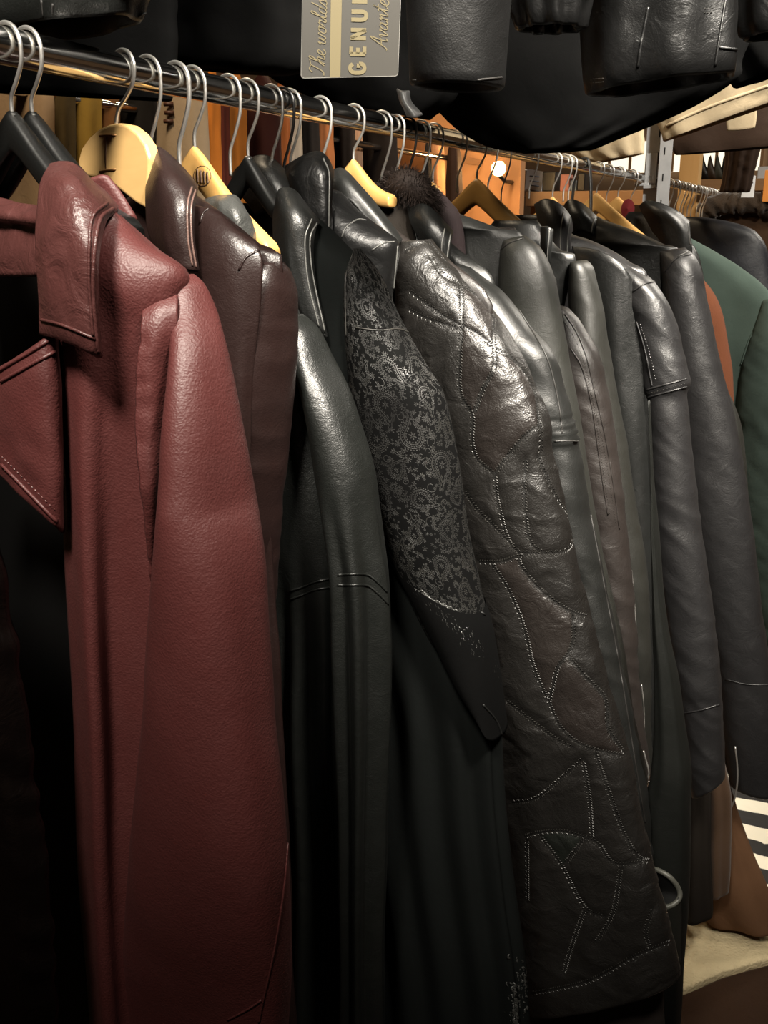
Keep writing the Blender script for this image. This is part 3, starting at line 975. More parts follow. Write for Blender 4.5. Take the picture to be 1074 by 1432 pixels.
# ---- patchwork coat ----------------------------------------------------------------------------------
pF = Plane(1.375, 9)
cF = garment('patchwork_coat', 'long brown-black patchwork leather coat with zigzag stitched curved panels', pF)
SEAM_F = [
    [(566, 352), (580, 344), (598, 338), (612, 352), (623, 366)],
    [(602, 358), (618, 383), (643, 397), (674, 420), (691, 446)],
    [(573, 408), (596, 425), (629, 447), (663, 464), (690, 484)],
    [(572, 433), (596, 445), (638, 458)],
    [(645, 394), (646, 456), (643, 498), (643, 548), (660, 581), (660, 618), (668, 643), (691, 662)],
    [(692, 486), (691, 514), (677, 542), (663, 576)],
    [(691, 446), (692, 486), (713, 498), (735, 523), (749, 553), (754, 590)],
    [(754, 595), (735, 609), (713, 634), (694, 660)],
    [(754, 590), (757, 612), (755, 640)],
    [(692, 665), (694, 693), (699, 715), (708, 748), (723, 771), (759, 774)],
    [(735, 643), (733, 690), (737, 739), (744, 762), (759, 773)],
    [(752, 640), (766, 671), (780, 698), (796, 724), (801, 756), (789, 771), (759, 774)],
    [(649, 687), (668, 714), (685, 730), (705, 751), (726, 774), (727, 789), (750, 819), (774, 840), (798, 855), (822, 862)],
    [(670, 786), (700, 786), (726, 777)],
    [(688, 789), (711, 825), (732, 876), (747, 935), (768, 983), (783, 1016), (810, 1040), (846, 1052), (874, 1056)],
    [(801, 858), (802, 891), (795, 914), (780, 935), (768, 980)],
    [(796, 920), (819, 947), (846, 977), (851, 1019), (872, 1051)],
    [(708, 980), (738, 1004), (774, 1031), (801, 1046)],
    [(815, 1062), (783, 1090), (748, 1117), (716, 1122)],
    [(816, 1066), (825, 1125), (828, 1173)],
    [(833, 1055), (852, 1109), (871, 1162), (892, 1197), (909, 1204)],
    [(735, 1170), (751, 1165), (788, 1163), (823, 1173), (839, 1183), (852, 1203), (871, 1209), (909, 1203)],
    [(756, 1170), (785, 1210), (807, 1253), (823, 1274), (844, 1282)],
    [(868, 1215), (857, 1277), (833, 1319)],
    [(817, 1274), (801, 1319), (788, 1362)],
    [(737, 1175), (738, 1261)],
    [(913, 1271), (903, 1303), (911, 1330)],
    [(745, 1389), (783, 1382), (828, 1370), (887, 1338), (938, 1317)],
    [(815, 1175), (791, 1207)],
]


def dispF(ph, s, P):
    v = 0.004 * nz(P[0] * 8 + 5, P[1] * 8, P[2] * 7) + 0.0022 * nz(P[0] * 24, P[1] * 24, P[2] * 20)
    r = 1 - abs(nz(P[0] * 16 + 2, P[1] * 16, P[2] * 22))
    return v + 0.0025 * max(0, r - .75) * 4 * 0.5


slF = Loft(pF, [(560, 340, 604, 334, .018), (556, 360, 624, 360, .032), (554, 395, 652, 386, .04), (554, 440, 688, 436, .046), (558, 510, 734, 506, .05), (570, 560, 757, 556, .05), (580, 595, 770, 592, .05), (590, 640, 775, 640, .048), (600, 715, 794, 717, .048), (615, 800, 808, 800, .048),
                (635, 900, 836, 900, .047), (658, 1000, 863, 1000, .046), (680, 1100, 888, 1100, .045), (700, 1200, 911, 1200, .044), (716, 1290, 932, 1275, .044), (728, 1360, 945, 1330, .044), (736, 1410, 951, 1366, .044)],
           330, 200, 0.78, dispF)
bvF = slF.bvh()
l3 = []
kd_pts = []
for s in SEAM_F:
    P, Nn = project(bvF, s, step=0.0015)
    if len(P) > 3:
        l3.append((P, Nn))
        kd_pts += [(p, n) for p, n in zip(P, Nn)]
kd = KDTree(len(kd_pts))
for i, (p, n) in enumerate(kd_pts):
    kd.insert(Vector(p), i)
kd.balance()
nr, ns = slF.nr, slF.ns
dist = np.ones((nr, ns))
for i in range(nr):
    for j in range(ns):
        co, idx, d = kd.find(Vector(slF.V[i, j]))
        dist[i, j] = d
        if d < 0.05:
            n = kd_pts[idx][1]
            c, a = (slF.G[i, :3] + slF.G[i, 3:6]) / 2, 0
            if math.sin(2 * math.pi * j / ns) > -0.35:
                slF.V[i, j] += n * (0.0017 * (1 - math.exp(-(d / .012) ** 2)) - 0.0013 * math.exp(-(d / .003) ** 2))
# panels take slightly different hides
lab = -np.ones((nr, ns), int)
cur = 0
for i0 in range(0, nr):
    for j0 in range(ns):
        if lab[i0, j0] >= 0 or dist[i0, j0] < .0026:
            continue
        st = [(i0, j0)]
        lab[i0, j0] = cur
        while st:
            i, j = st.pop()
            for di, dj in ((1, 0), (-1, 0), (0, 1), (0, -1)):
                a, b = i + di, (j + dj) % ns
                if 0 <= a < nr and lab[a, b] < 0 and dist[a, b] >= .0026:
                    lab[a, b] = cur
                    st.append((a, b))
        cur += 1
slF.build('sleeve', M['patch'], cF)
rp = random.Random(11)
tones = [(1, 1, 1), (.75, .92, .82), (1.3, 1.1, 1.04), (.85, .82, .8), (1.35, 1.16, 1.1), (.65, .8, .74), (1.15, .97, .92)]
pal = [tones[rp.randrange(len(tones))] for _ in range(cur + 1)]
me = slF.obj.data
at = me.color_attributes.new('patch', 'FLOAT_COLOR', 'POINT')
vals = np.ones((len(me.vertices), 4), np.float32)
for i in range(nr):
    for j in range(ns):
        if lab[i, j] >= 0:
            vals[i * ns + j, :3] = pal[lab[i, j]]
        else:
            vals[i * ns + j, :3] = .75
at.data.foreach_set('color', vals.ravel())
stitches(slF, 'stitching', None, M['thread'], 0.0040, 0.0042, 0.0006, off=(-0.0026, 0.0026), zig=0.9, parent=slF.obj, lines3d=l3, lift=-.0004)
torso(pF, [(470, 236), (500, 262), (540, 305), (575, 335), (640, 372), (690, 430)], -0.12, 0.036, seed=8, wide=.05, mat=M['brownblack'], parent=cF, off=-.008)
Loft(pF, [(600, 1040, 868, 1040, .02, -.03), (640, 1200, 896, 1200, .028, -.03), (690, 1340, 922, 1340, .03, -.03), (700, 1450, 930, 1450, .03, -.03), (700, 1640, 934, 1640, .03, -.03)], 60, 60, .8, wrinkle(77, .004, .004, 7)).build('skirt', M['brownblack'], cF)
colF = Sheet(pF, [
    [(458, 246, .02), (470, 238, .03), (482, 240, .03), (505, 264, .024), (535, 300, .02), (560, 336, .012)],
    [(462, 262, .04), (474, 254, .05), (486, 256, .05), (508, 280, .046), (534, 312, .04), (556, 340, .03)],
    [(468, 284, .045), (480, 278, .055), (492, 282, .055), (510, 302, .05), (532, 326, .045), (550, 344, .035)],
], 40, 24, 0.006, lambda a, b, P: 0.002 * nz(P[0] * 30, P[1] * 30, P[2] * 30))
colF.build('collar', M['black_soft'], cF)

# ---- fur collar coat ----------------------------------------------------------------------------------
pG = Plane(1.50, 8)
cG = garment('leather_jacket', 'black leather jacket with brown fur collar and ribbed elbow band', pG, 'jacket')
torso(pG, [(560, 262), (576, 284), (606, 316), (640, 348), (690, 396)], 0.55, 0.034, seed=3, mat=M['black'], parent=cG, off=-.01)
slG = Loft(pG, [(636, 366, 660, 374, .016), (634, 385, 684, 392, .028), (640, 410, 713, 416, .036), (660, 455, 746, 458, .04), (680, 495, 776, 494, .042), (700, 545, 794, 550, .042), (715, 590, 805, 592, .041), (722, 614, 809, 616, .038), (728, 622, 808, 624, .036), (735, 650, 814, 652, .039), (750, 717, 824, 717, .04),
                (780, 883, 862, 883, .04), (800, 1000, 884, 1000, .038), (830, 1100, 903, 1097, .036), (848, 1177, 911, 1177, .034), (858, 1215, 913, 1215, .032)], 190, 64, 0.82, wrinkle(21, 0.004, 0, 0, 0.0025))
for i in range(slG.nr):                                       # ribbed band
    z = slG.V[i, :, 2].mean()
zr0, zr1 = pG.px(790, 584)[2], pG.px(790, 616)[2]
for i in range(slG.nr):
    for j in range(slG.ns):
        P = slG.V[i, j]
        if zr1 < P[2] < zr0:
            slG.V[i, j] += (P - slG.V[i].mean(0)) * 0.05 * math.sin((P[2] - zr1) / (zr0 - zr1) * math.pi * 6)
slG.build('sleeve', M['black_soft'], cG)
seams(slG, 'seam', [[(716, 420), (738, 453), (760, 490), (772, 523), (782, 570), (786, 606)], [(775, 617), (808, 617)], [(826, 720), (845, 820), (866, 930), (884, 1040), (902, 1150)]], M['thread_dark'], 0.0012)
zr = Sheet(pG, [
    [(572, 292, .03), (592, 286, .04), (610, 300, .036), (632, 324, .02)],
    [(576, 312, .045), (594, 308, .055), (612, 316, .052), (630, 334, .04)],
    [(590, 336, .048), (604, 334, .056), (618, 340, .054), (628, 350, .045)],
    [(612, 362, .046), (618, 362, .05), (623, 364, .05), (626, 366, .046)],
], 30, 30, 0.005, lambda a, b, P: 0.003 * nz(P[0] * 30, P[1] * 30, P[2] * 30))
zr.build('collar', M['black'], cG)
seams(zr, 'piping', [[(630, 328), (627, 346), (625, 362)], [(622, 320), (618, 340), (618, 358)]], pip, 0.0012)
rf = random.Random(5)
path = [pG.px(*q) for q in ((536, 268, .01), (552, 262, .02), (568, 258, .026), (584, 266, .022), (598, 282, .012), (606, 292, .0))]
cp = crom(path, 40)
gf = Geo()
rad = [0.010 + 0.013 * math.sin(math.pi * k / 39) for k in range(40)]
gf.add(*tube_geo(cp, rad, 14))
for k in range(5200):
    i = rf.randrange(40)
    c = cp[i]
    d = np.array([rf.gauss(0, 1) for _ in range(3)])
    d /= np.linalg.norm(d)
    b0 = c + d * rad[i] * 0.9
    L = rf.uniform(.008, .02)
    d2 = d + np.array([rf.gauss(0, .35) for _ in range(3)]) + np.array([.25, 0, .1])
    d2 /= np.linalg.norm(d2)
    sd = np.cross(d2, [rf.gauss(0, 1) for _ in range(3)])
    sd = sd / (np.linalg.norm(sd) + 1e-9) * .00045
    mid = b0 + d2 * L * .55
    tip = b0 + d2 * L - UPW * L * .25
    gf.add([b0 - sd, b0 + sd, mid + sd * .7, mid - sd * .7, tip], [(0, 1, 2, 3), (3, 2, 4)])
gf.build('fur_trim', plain('brown_fur', (0.014, 0.009, 0.007), 0.75, var=0.4, scale=200, spec=.2), cG, True, 'fluffy dark brown fur trim')

# dark brown garment on the wooden hanger in front of the fur
pG0 = Plane(1.472, 8)
cG0 = garment('suede_jacket', 'dark brown suede jacket just left of the fur collar', pG0, 'jacket')
Loft(pG0, [(478, 246, 494, 236, .014), (480, 262, 520, 250, .026), (486, 290, 548, 276, .03), (500, 330, 575, 310, .03), (510, 500, 610, 500, .03), (520, 800, 620, 800, .03)], 60, 48, 0.8, wrinkle(31, .004)).build('body', M['darkcloth'], cG0)

# ---- broad shouldered black coat ---------------------------------------------------------------------
pH = Plane(1.62, 8)
cH = garment('leather_coat', 'black leather coat with broad smooth shoulder, right behind the fur collar jacket', pH)
torso(pH, [(600, 276), (622, 290), (660, 304), (700, 319), (735, 333)], 0.40, 0.036, seed=13, mat=M['black_soft'], parent=cH)
slH = Loft(pH, [(704, 338, 734, 329, .018), (700, 356, 757, 348, .032), (698, 392, 775, 386, .04), (700, 440, 787, 440, .042), (708, 500, 798, 500, .042), (720, 573, 810, 573, .04), (742, 717, 832, 717, .038), (775, 883, 868, 883, .036), (805, 1000, 888, 1000, .034), (830, 1097, 906, 1097, .032)],
           120, 64, 0.85, wrinkle(41, 0.003, 0, 0, 0.001))
slH.build('sleeve', leather('dusty_black_leather', (0.0115, 0.0118, 0.010), 0.44, 0.0003, 560, 0.0012), cH)
seams(slH, 'seam', [[(700, 350), (712, 340), (732, 333)]], M['thread_dark'], 0.0014)
# plum lining piece and its wooden hanger neighbour
pG2 = Plane(1.565, 8)
cG2 = garment('wool_coat', 'dark plum cloth coat mostly hidden, right of the fur collar', pG2)
Loft(pG2, [(598, 268, 612, 262, .012), (592, 280, 630, 282, .02), (586, 310, 645, 308, .022), (586, 400, 655, 400, .022), (596, 700, 680, 700, .022)], 50, 40, 0.8, wrinkle(17, .003)).build('body', M['purple'], cG2)

# ---- jacket with double stitched sleeve panel ---------------------------------------------------------
pI = Plane(1.76, 8)
cI = garment('leather_jacket', 'brownish black leather jacket with a double stitched puckered sleeve panel and zip', pI, 'jacket')
slI = Loft(pI, [(776, 426, 796, 434, .016), (765, 450, 812, 452, .028), (765, 490, 834, 490, .036), (775, 540, 850, 540, .04), (788, 607, 861, 607, .04), (806, 717, 875, 717, .04), (828, 850, 888, 850, .038), (850, 1000, 901, 1000, .036), (868, 1090, 910, 1085, .034)],
           130, 64, 0.85, wrinkle(51, 0.004, 0, 0, 0.003))
slI.build('sleeve', M['brownblack'], cI)
seams(slI, 'seam', [[(790, 440), (806, 465), (820, 500), (832, 550), (846, 610), (858, 680), (866, 740)], [(798, 487), (814, 515), (828, 570), (838, 640), (850, 720)]], M['brownblack'], 0.0013)
stitches(slI, 'stitching', [[(786, 446), (802, 470), (816, 505), (828, 555), (842, 615), (854, 685), (862, 740)], [(802, 496), (818, 525), (832, 580), (842, 650), (853, 720)]], M['thread'], 0.005, 0.0032, 0.0006)
torso(pI, [(720, 318), (750, 360), (780, 400)], 0.62, 0.032, seed=14, mat=M['brownblack'], parent=cI)
# zip pull hanging at its cuff
g = Geo()
zp = [pI.px(x, y, .05) for x, y in ((900, 1050), (903, 1062), (907, 1078), (906, 1090))]
g.add(*tube_geo(crom(zp, 14), 0.0016, 6))
zq = [pI.px(x, y, .05) for x, y in ((907, 1092), (916, 1112), (924, 1140), (928, 1152))]
g.add(*tube_geo(crom(zq, 14), 0.0011, 6))
g.build('zip_pull', M['wire'], cI)

# ---- narrow sleeve jacket ----------------------------------------------------------------------------
pJ = Plane(1.90, 8)
cJ = garment('leather_jacket', 'black leather jacket with a squared narrow shoulder and long zip on the sleeve', pJ, 'jacket')
torso(pJ, [(752, 308), (768, 330), (786, 350), (806, 362)], 0.55, 0.034, seed=15, mat=M['black'], parent=cJ)
slJ = Loft(pJ, [(797, 367, 820, 363, .024), (795, 377, 831, 377, .034), (794, 430, 843, 427, .036), (800, 470, 850, 470, .04), (808, 540, 861, 540, .04), (820, 620, 876, 615, .04), (834, 717, 892, 717, .04), (846, 800, 905, 800, .038), (856, 900, 910, 900, .036), (864, 1010, 911, 1010, .036), (866, 1085, 914, 1080, .034)],
           130, 60, 0.85, wrinkle(61, 0.003, 0, 0, 0.0015))
slJ.build('sleeve', M['olive'], cJ)
seams(slJ, 'zip', [[(883, 797), (887, 840), (890, 888)], [(897, 957), (900, 985), (901, 1018)]], M['wire'], 0.0012)
colJ = Sheet(pJ, [
    [(757, 318, .04), (766, 318, .045), (773, 322, .04)],
    [(757, 345, .045), (765, 345, .05), (770, 348, .045)],
    [(757, 366, .04), (764, 366, .045), (769, 368, .04)]], 14, 20, .005)
colJ.build('collar', M['black'], cJ)
seams(colJ, 'piping', [[(768, 322), (766, 345), (765, 366)]], pip, 0.0014)

# ---- drop-shoulder bomber -----------------------------------------------------------------------------
pK = Plane(2.07, 8)
cK = garment('leather_jacket', 'black leather bomber jacket with ribbed dropped armhole band and a cuffed sleeve', pK, 'jacket')
torso(pK, [(778, 300), (800, 326), (825, 335), (850, 347), (880, 366), (905, 388)], 0.75, 0.04, seed=16, mat=M['charcoal'], parent=cK)
slK = Loft(pK, [(850, 352, 890, 376, .018), (856, 376, 914, 394, .032), (868, 410, 935, 424, .04), (880, 450, 949, 458, .044), (888, 490, 957, 492, .046), (896, 525, 965, 522, .047), (899, 545, 967, 536, .046), (905, 556, 961, 552, .042), (908, 580, 963, 578, .043), (912, 640, 970, 640, .044), (917, 717, 979, 717, .044), (924, 800, 991, 800, .043),
                (935, 880, 1001, 878, .042), (949, 960, 1009, 960, .041), (952, 975, 1010, 975, .039), (957, 1030, 1013, 1030, .038), (963, 1080, 1014, 1068, .037), (968, 1112, 1014, 1090, .036)],
           200, 72, 0.8, wrinkle(71, 0.004, 0, 0, 0.0022))
slK.build('sleeve', M['charcoal'], cK)
seams(slK, 'seam', [[(905, 545), (930, 538), (960, 530)], [(905, 556), (930, 549), (960, 541)], [(890, 450), (902, 490), (912, 540)], [(952, 998), (980, 993), (1006, 985)], [(885, 408), (900, 398), (915, 394)]], M['charcoal'], 0.0018)
stitches(slK, 'stitching', [[(905, 551), (930, 544), (960, 536)], [(895, 452), (908, 492), (918, 536)]], M['thread'], 0.006, 0.004, 0.0007)
frK = Sheet(pK, [
    [(800, 345, .04), (840, 352, .05), (870, 372, .045), (888, 400, .03)],
    [(820, 420, .05), (850, 420, .058), (872, 425, .05), (890, 440, .035)],
    [(836, 500, .05), (860, 500, .06), (880, 505, .05), (898, 510, .035)],
    [(850, 640, .05), (874, 640, .058), (893, 640, .05), (906, 640, .03)],
    [(862, 800, .05), (880, 800, .055), (900, 800, .05), (915, 800, .03)],
    [(872, 1000, .045), (890, 1000, .05), (910, 1000, .045), (925, 1000, .03)],
    [(876, 1085, .045), (892, 1084, .05), (912, 1083, .045), (928, 1080, .03)],
], 40, 70, 0.004, lambda a, b, P: 0.004 * nz(P[0] * 18, P[1] * 18, P[2] * 7))
frK.build('front_panel', M['black'], cK)
colK = Sheet(pK, [
    [(748, 286, .03), (762, 279, .036), (780, 284, .03), (796, 302, .02), (800, 322, .01)],
    [(752, 306, .045), (766, 300, .055), (780, 304, .053), (792, 316, .045), (797, 330, .03)],
    [(758, 336, .045), (770, 334, .055), (782, 336, .054), (790, 342, .046), (796, 350, .034)],
    [(764, 360, .045), (774, 360, .052), (782, 361, .052), (789, 362, .046), (796, 364, .036)],
], 30, 30, 0.005, lambda a, b, P: 0.002 * nz(P[0] * 30, P[1] * 30, P[2] * 30))
colK.build('collar', M['charcoal'], cK)
seams(colK, 'piping', [[(797, 306), (794, 330), (793, 350), (793, 362)], [(788, 298), (784, 326), (784, 360)]], pip, 0.0012)

# ---- dark long-sleeve coat -----------------------------------------------------------------------------
pL = Plane(2.42, 8)
cL = garment('leather_coat', 'dark charcoal leather coat whose long sleeve ends in a deep plain cuff', pL)
torso(pL, [(820, 290), (840, 305), (870, 316), (900, 328), (930, 342), (950, 352)], 0.50, 0.045, seed=17, mat=M['black'], parent=cL)
slL = Loft(pL, [(922, 352, 958, 346, .022), (924, 364, 974, 360, .038), (926, 382, 983, 382, .046), (928, 412, 988, 410, .049), (932, 450, 996, 450, .05), (938, 520, 1010, 520, .052), (946, 590, 1029, 590, .052), (956, 680, 1045, 680, .052), (975, 800, 1060, 800, .05), (993, 900, 1073, 900, .05), (1004, 960, 1082, 956, .049), (1010, 1020, 1088, 1010, .05), (1020, 1090, 1096, 1112, .05)],
           160, 64, 0.82, wrinkle(81, 0.003, 0, 0, 0.0012))
slL.build('sleeve', M['charcoal'], cL)
seams(slL, 'seam', [[(1015, 950), (1045, 957), (1085, 958)], [(930, 380), (945, 362), (966, 356)]], M['charcoal'], 0.0018)
colL = Sheet(pL, [
    [(784, 300, .03), (795, 281, .04), (812, 284, .034), (830, 300, .016), (834, 304, .008)],
    [(788, 312, .045), (800, 298, .056), (814, 300, .053), (828, 310, .04), (832, 316, .03)],
    [(796, 330, .045), (806, 322, .055), (816, 322, .053), (826, 326, .045), (829, 330, .036)],
], 30, 24, 0.006)
colL.build('collar', M['black'], cL)
seams(colL, 'piping', [[(831, 306), (828, 318), (826, 330)]], pip, 0.0016)
seams(slL, 'shoulder_piping', [[(948, 358), (966, 352), (976, 358)]], pip, 0.0014)

# ---- rust suede sliver and olive sleeve ------------------------------------------------------------------
pM = Plane(2.72, 8)
cM = garment('suede_coat', 'rust brown suede coat, a sliver between charcoal and green coats', pM)
Loft(pM, [(940, 372, 964, 376, .016), (940, 392, 985, 392, .03), (945, 430, 1007, 428, .04), (950, 500, 1021, 500, .045), (960, 560, 1026, 560, .045), (970, 700, 1032, 700, .045), (990, 900, 1040, 900, .04), (1000, 1060, 1045, 1060, .04)], 80, 50, 0.85, wrinkle(91, .004)).build('sleeve', M['rust'], cM)
torso(pM, [(850, 345), (890, 352), (925, 368), (952, 388)], 0.6, 0.04, seed=18, mat=M['rust'], parent=cM)
pM2 = Plane(2.60, 8)
cM2 = garment('leather_coat', 'greyish olive leather coat, its sleeve peeking beside the rust suede coat', pM2)
Loft(pM2, [(985, 520, 1005, 530, .014), (985, 550, 1022, 556, .025), (990, 590, 1036, 595, .032), (995, 640, 1044, 640, .035), (1000, 690, 1047, 690, .035), (1010, 800, 1056, 800, .035), (1025, 950, 1066, 950, .033), (1032, 1040, 1070, 1040, .033)], 70, 50, 0.85, wrinkle(92, .004)).build('sleeve', M['olive'], cM2)
torso(pM2, [(838, 340), (868, 350), (900, 380), (935, 440)], 0.7, 0.03, seed=19, mat=M['olive'], parent=cM2)

# ---- black collared coat before the post ------------------------------------------------------------------
pP = Plane(3.30, 6)
cP = garment('leather_coat', 'black coat whose collar covers the foot of the metal post', pP)
cl = Sheet(pP, [
    [(894, 288, .02), (905, 281, .03), (925, 285, .03), (948, 296, .02), (964, 310, .01)],
    [(900, 300, .03), (912, 294, .045), (930, 298, .045), (950, 312, .035), (965, 328, .02)],
    [(912, 322, .03), (926, 318, .04), (940, 322, .04), (955, 332, .035), (967, 344, .02)],
    [(930, 360, .03), (940, 360, .035), (950, 362, .035), (960, 365, .03), (968, 368, .02)]], 34, 30, .006)
cl.build('collar', M['black'], cP)
seams(cl, 'piping', [[(962, 312), (964, 328), (965, 342)]], pip, 0.0018)
Loft(pP, [(880, 296, 925, 296, .02), (860, 330, 960, 330, .035), (860, 400, 985, 400, .04), (880, 700, 1000, 700, .04), (900, 1000, 1000, 1000, .04)], 50, 40, .8, wrinkle(93, .003)).build('body', M['black'], cP)

# ---- green suede -------------------------------------------------------------------------------------------
pN = Plane(3.95, 6)
cN = garment('suede_coat', 'sage green suede coat at the right edge of the frame', pN)
bN = Loft(pN, [(905, 318, 960, 330, .03), (890, 342, 1000, 352, .05), (890, 365, 1040, 376, .055), (900, 400, 1078, 410, .06), (910, 450, 1090, 450, .06), (930, 600, 1090, 600, .06), (950, 800, 1090, 800, .06), (970, 890, 1090, 890, .06)], 100, 70, .8, wrinkle(94, .006, .004, 9))
bN.build('body', M['green'], cN)
slN = Loft(pN, [(1068, 420, 1092, 412, .03, .03), (1050, 470, 1130, 450, .06, .03), (1034, 520, 1150, 520, .07, .03), (1030, 600, 1160, 600, .075, .03), (1030, 700, 1165, 700, .075, .03), (1040, 800, 1165, 800, .075, .03), (1055, 880, 1165, 880, .07, .03), (1066, 930, 1165, 930, .07, .03)], 100, 64, .85, wrinkle(95, .006, 0, 0, .003))
slN.build('sleeve', M['green'], cN)
seams(bN, 'seam', [[(1073, 436), (1050, 470), (1036, 510)]], M['green'], 0.003)
Sheet(pN, [
    [(926, 300, .05), (936, 298, .06), (950, 316, .05), (968, 336, .04)],
    [(922, 314, .07), (934, 314, .08), (948, 326, .07), (966, 342, .055)],
    [(930, 336, .07), (942, 338, .08), (952, 344, .075), (964, 352, .06)]], 30, 24, .008).build('collar', M['green'], cN)

# ---- navy and shearling coats past the post ----------------------------------------------------------------
pO = Plane(4.75, 4)
cO = garment('leather_coat', 'dark navy coat with a sloping shoulder beyond the green suede coat', pO)
Loft(pO, [(950, 304, 980, 303, .04), (945, 312, 1030, 312, .06), (945, 330, 1062, 328, .07), (945, 370, 1078, 370, .075), (950, 500, 1095, 500, .075), (960, 800, 1095, 800, .075)], 60, 50, .8, wrinkle(96, .006)).build('body', M['navy'], cO)
pQ = Plane(5.5, 4)
cQ = garment('shearling_coat', 'brown shearling coat with a fluffy collar at the far right', pQ)
Loft(pQ, [(985, 296, 1080, 292, .05), (975, 312, 1110, 312, .08), (975, 340, 1130, 340, .09), (985, 500, 1140, 500, .09), (990, 760, 1140, 760, .09)], 60, 50, .8, wrinkle(97, .008)).build('body', M['brown_suede'], cQ)
cc = crom([pQ.px(*q) for q in ((985, 300, .1), (1000, 288, .12), (1020, 284, .12), (1045, 283, .12), (1075, 284, .12), (1100, 288, .1))], 50)
gq = Geo()
rq = [.05 + .012 * math.sin(k * 1.1) * (0.5 + .5 * math.sin(k * .37)) for k in range(50)]
gq.add(*tube_geo(cc, rq, 18))
gq.V = [v + np.array([nz(v[0] * 40, v[1] * 40, v[2] * 40 + k) for k in (0, 9, 17)]) * .012 for v in gq.V]
gq.build('fur_collar', M['shearling'], cQ)

# ---- long coats seen below the cuffs, right ------------------------------------------------------------------
pS = Plane(1.55, 6)
cS = garment('leather_coat', 'long olive black leather coat with an open pale-rimmed pocket, beside the patchwork coat', pS)
bS = Loft(pS, [(906, 560, 909, 560, .006), (910, 660, 914, 660, .012), (911, 760, 922, 760, .018), (914, 867, 932, 867, .022), (915, 950, 948, 950, .026), (914, 1030, 958, 1030, .03), (908, 1083, 965, 1083, .034), (890, 1146, 966, 1146, .036), (885, 1237, 963, 1237, .036), (885, 1340, 957, 1340, .036), (885, 1440, 951, 1440, .036), (885, 1600, 944, 1600, .036)], 130, 60, .8, wrinkle(98, .003, .001, 7))
bS.build('body', leather('olive_black_leather', (.0045, .005, .0042), .55, .0003, 560, .0012, spec=.25), cS)
rim = [pS.px(x, y, o) for x, y, o in ((905, 1214, .05), (920, 1217, .06), (937, 1227, .062), (949, 1243, .056), (950, 1256, .06), (940, 1266, .07), (925, 1269, .074), (905, 1268, .07))]
gr = Geo()
gr.add(*tube_geo(crom(rim, 50), .0042, 10))
gr.build('pocket_rim', leather('pale_olive_edge', (0.06, 0.06, 0.05), 0.45), cS, True, 'pale rim of the pocket mouth')  # rim paler than the coat leather
ctr = pS.px(915, 1242, .045)
gp = Geo()
rp_ = crom(rim, 40)
gp.add(list(rp_) + [ctr], [(k, k + 1, 40) for k in range(39)])
gp.build('pocket', M['lining'], cS)
Sheet(pS, [
    [(905, 1268, .07), (925, 1270, .075), (942, 1266, .07), (951, 1252, .06)],
    [(915, 1300, .065), (930, 1300, .07), (943, 1298, .062), (952, 1290, .05)],
    [(925, 1350, .055), (936, 1350, .06), (945, 1348, .055), (950, 1345, .045)]], 20, 24, .004).build('pocket_flap', M['olive'], cS)

brownlab = ['dark brown coat hem hanging right below the cuff of the bomber jacket', 'mid brown coat hem hanging right of the darker brown one']
for k, (Y, rows, mt) in enumerate((
    (2.20, [(964, 985, 984, 985, .02), (960, 1040, 992, 1040, .03), (957, 1120, 994, 1120, .034), (958, 1190, 994, 1190, .034), (955, 1285, 998, 1278, .034)], 'darkcloth'),
    (2.29, [(986, 990, 1004, 990, .02), (985, 1050, 1010, 1050, .03), (986, 1120, 1024, 1116, .034), (988, 1190, 1022, 1190, .034), (990, 1250, 1018, 1246, .03)], 'brown_suede'))):
    p = Plane(Y, 6)
    c = garment('suede_coat', brownlab[k], p)
    Loft(p, rows, 60, 60, .8, wrinkle(100 + k, .004, .003, 5)).build('body', M[mt], c)
pT = Plane(2.40, 6)
cT = garment('suede_coat', 'tan brown suede coat whose skirt spreads out over the floor at right', pT)
Loft(pT, [(1000, 1010, 1008, 1010, .02), (1002, 1100, 1018, 1100, .03), (1000, 1160, 1034, 1155, .045), (985, 1205, 1050, 1198, .05), (976, 1240, 1068, 1238, .055), (980, 1268, 1085, 1280, .055), (990, 1282, 1095, 1300, .05)], 70, 70, .8, wrinkle(103, .008, .006, 5)).build('skirt', leather('tan_suede', (.10, .05, .025), .85, .0003, 700, .002, spec=.15), cT)
pU = Plane(2.24, 6)
cU = garment('suede_coat', 'bright orange suede hem showing just under the bomber cuff', pU)
Loft(pU, [(966, 990, 974, 990, .01), (960, 1080, 976, 1080, .014), (960, 1120, 979, 1120, .014, .045), (961, 1146, 972, 1143, .012, .045)], 40, 40, .8).build('body', plain('orange_suede', (0.36, 0.11, 0.02), .85, var=.2), cU)
# thin white loop tag at the cuff
pW = Plane(2.36, 6)
g = Geo()
g.add(*tube_geo(crom([pW.px(x, y, .06) for x, y in ((1028, 1044), (1031, 1070), (1031, 1095), (1027, 1118), (1022, 1130))], 24), .0022, 6))
g.build('hanging_loop', M['wire'], cL)

# =================================================================== HANGERS AND RAILS
for y0, y1, lb in ((0.18, 3.705, 'long round chrome clothes rail carrying the leather coats, ending at the metal post'),
                   (3.745, 7.35, 'further chrome rail beyond the metal post, packed with bare hooks')):
    g = Geo()
    g.add(*tube_geo([np.array([0, y, RAIL_Z]) for y in np.linspace(y0, y1, 60)], RAIL_R, 32))
    tag(g.build('clothes_rail', M['chrome']), lb, 'clothes rail')


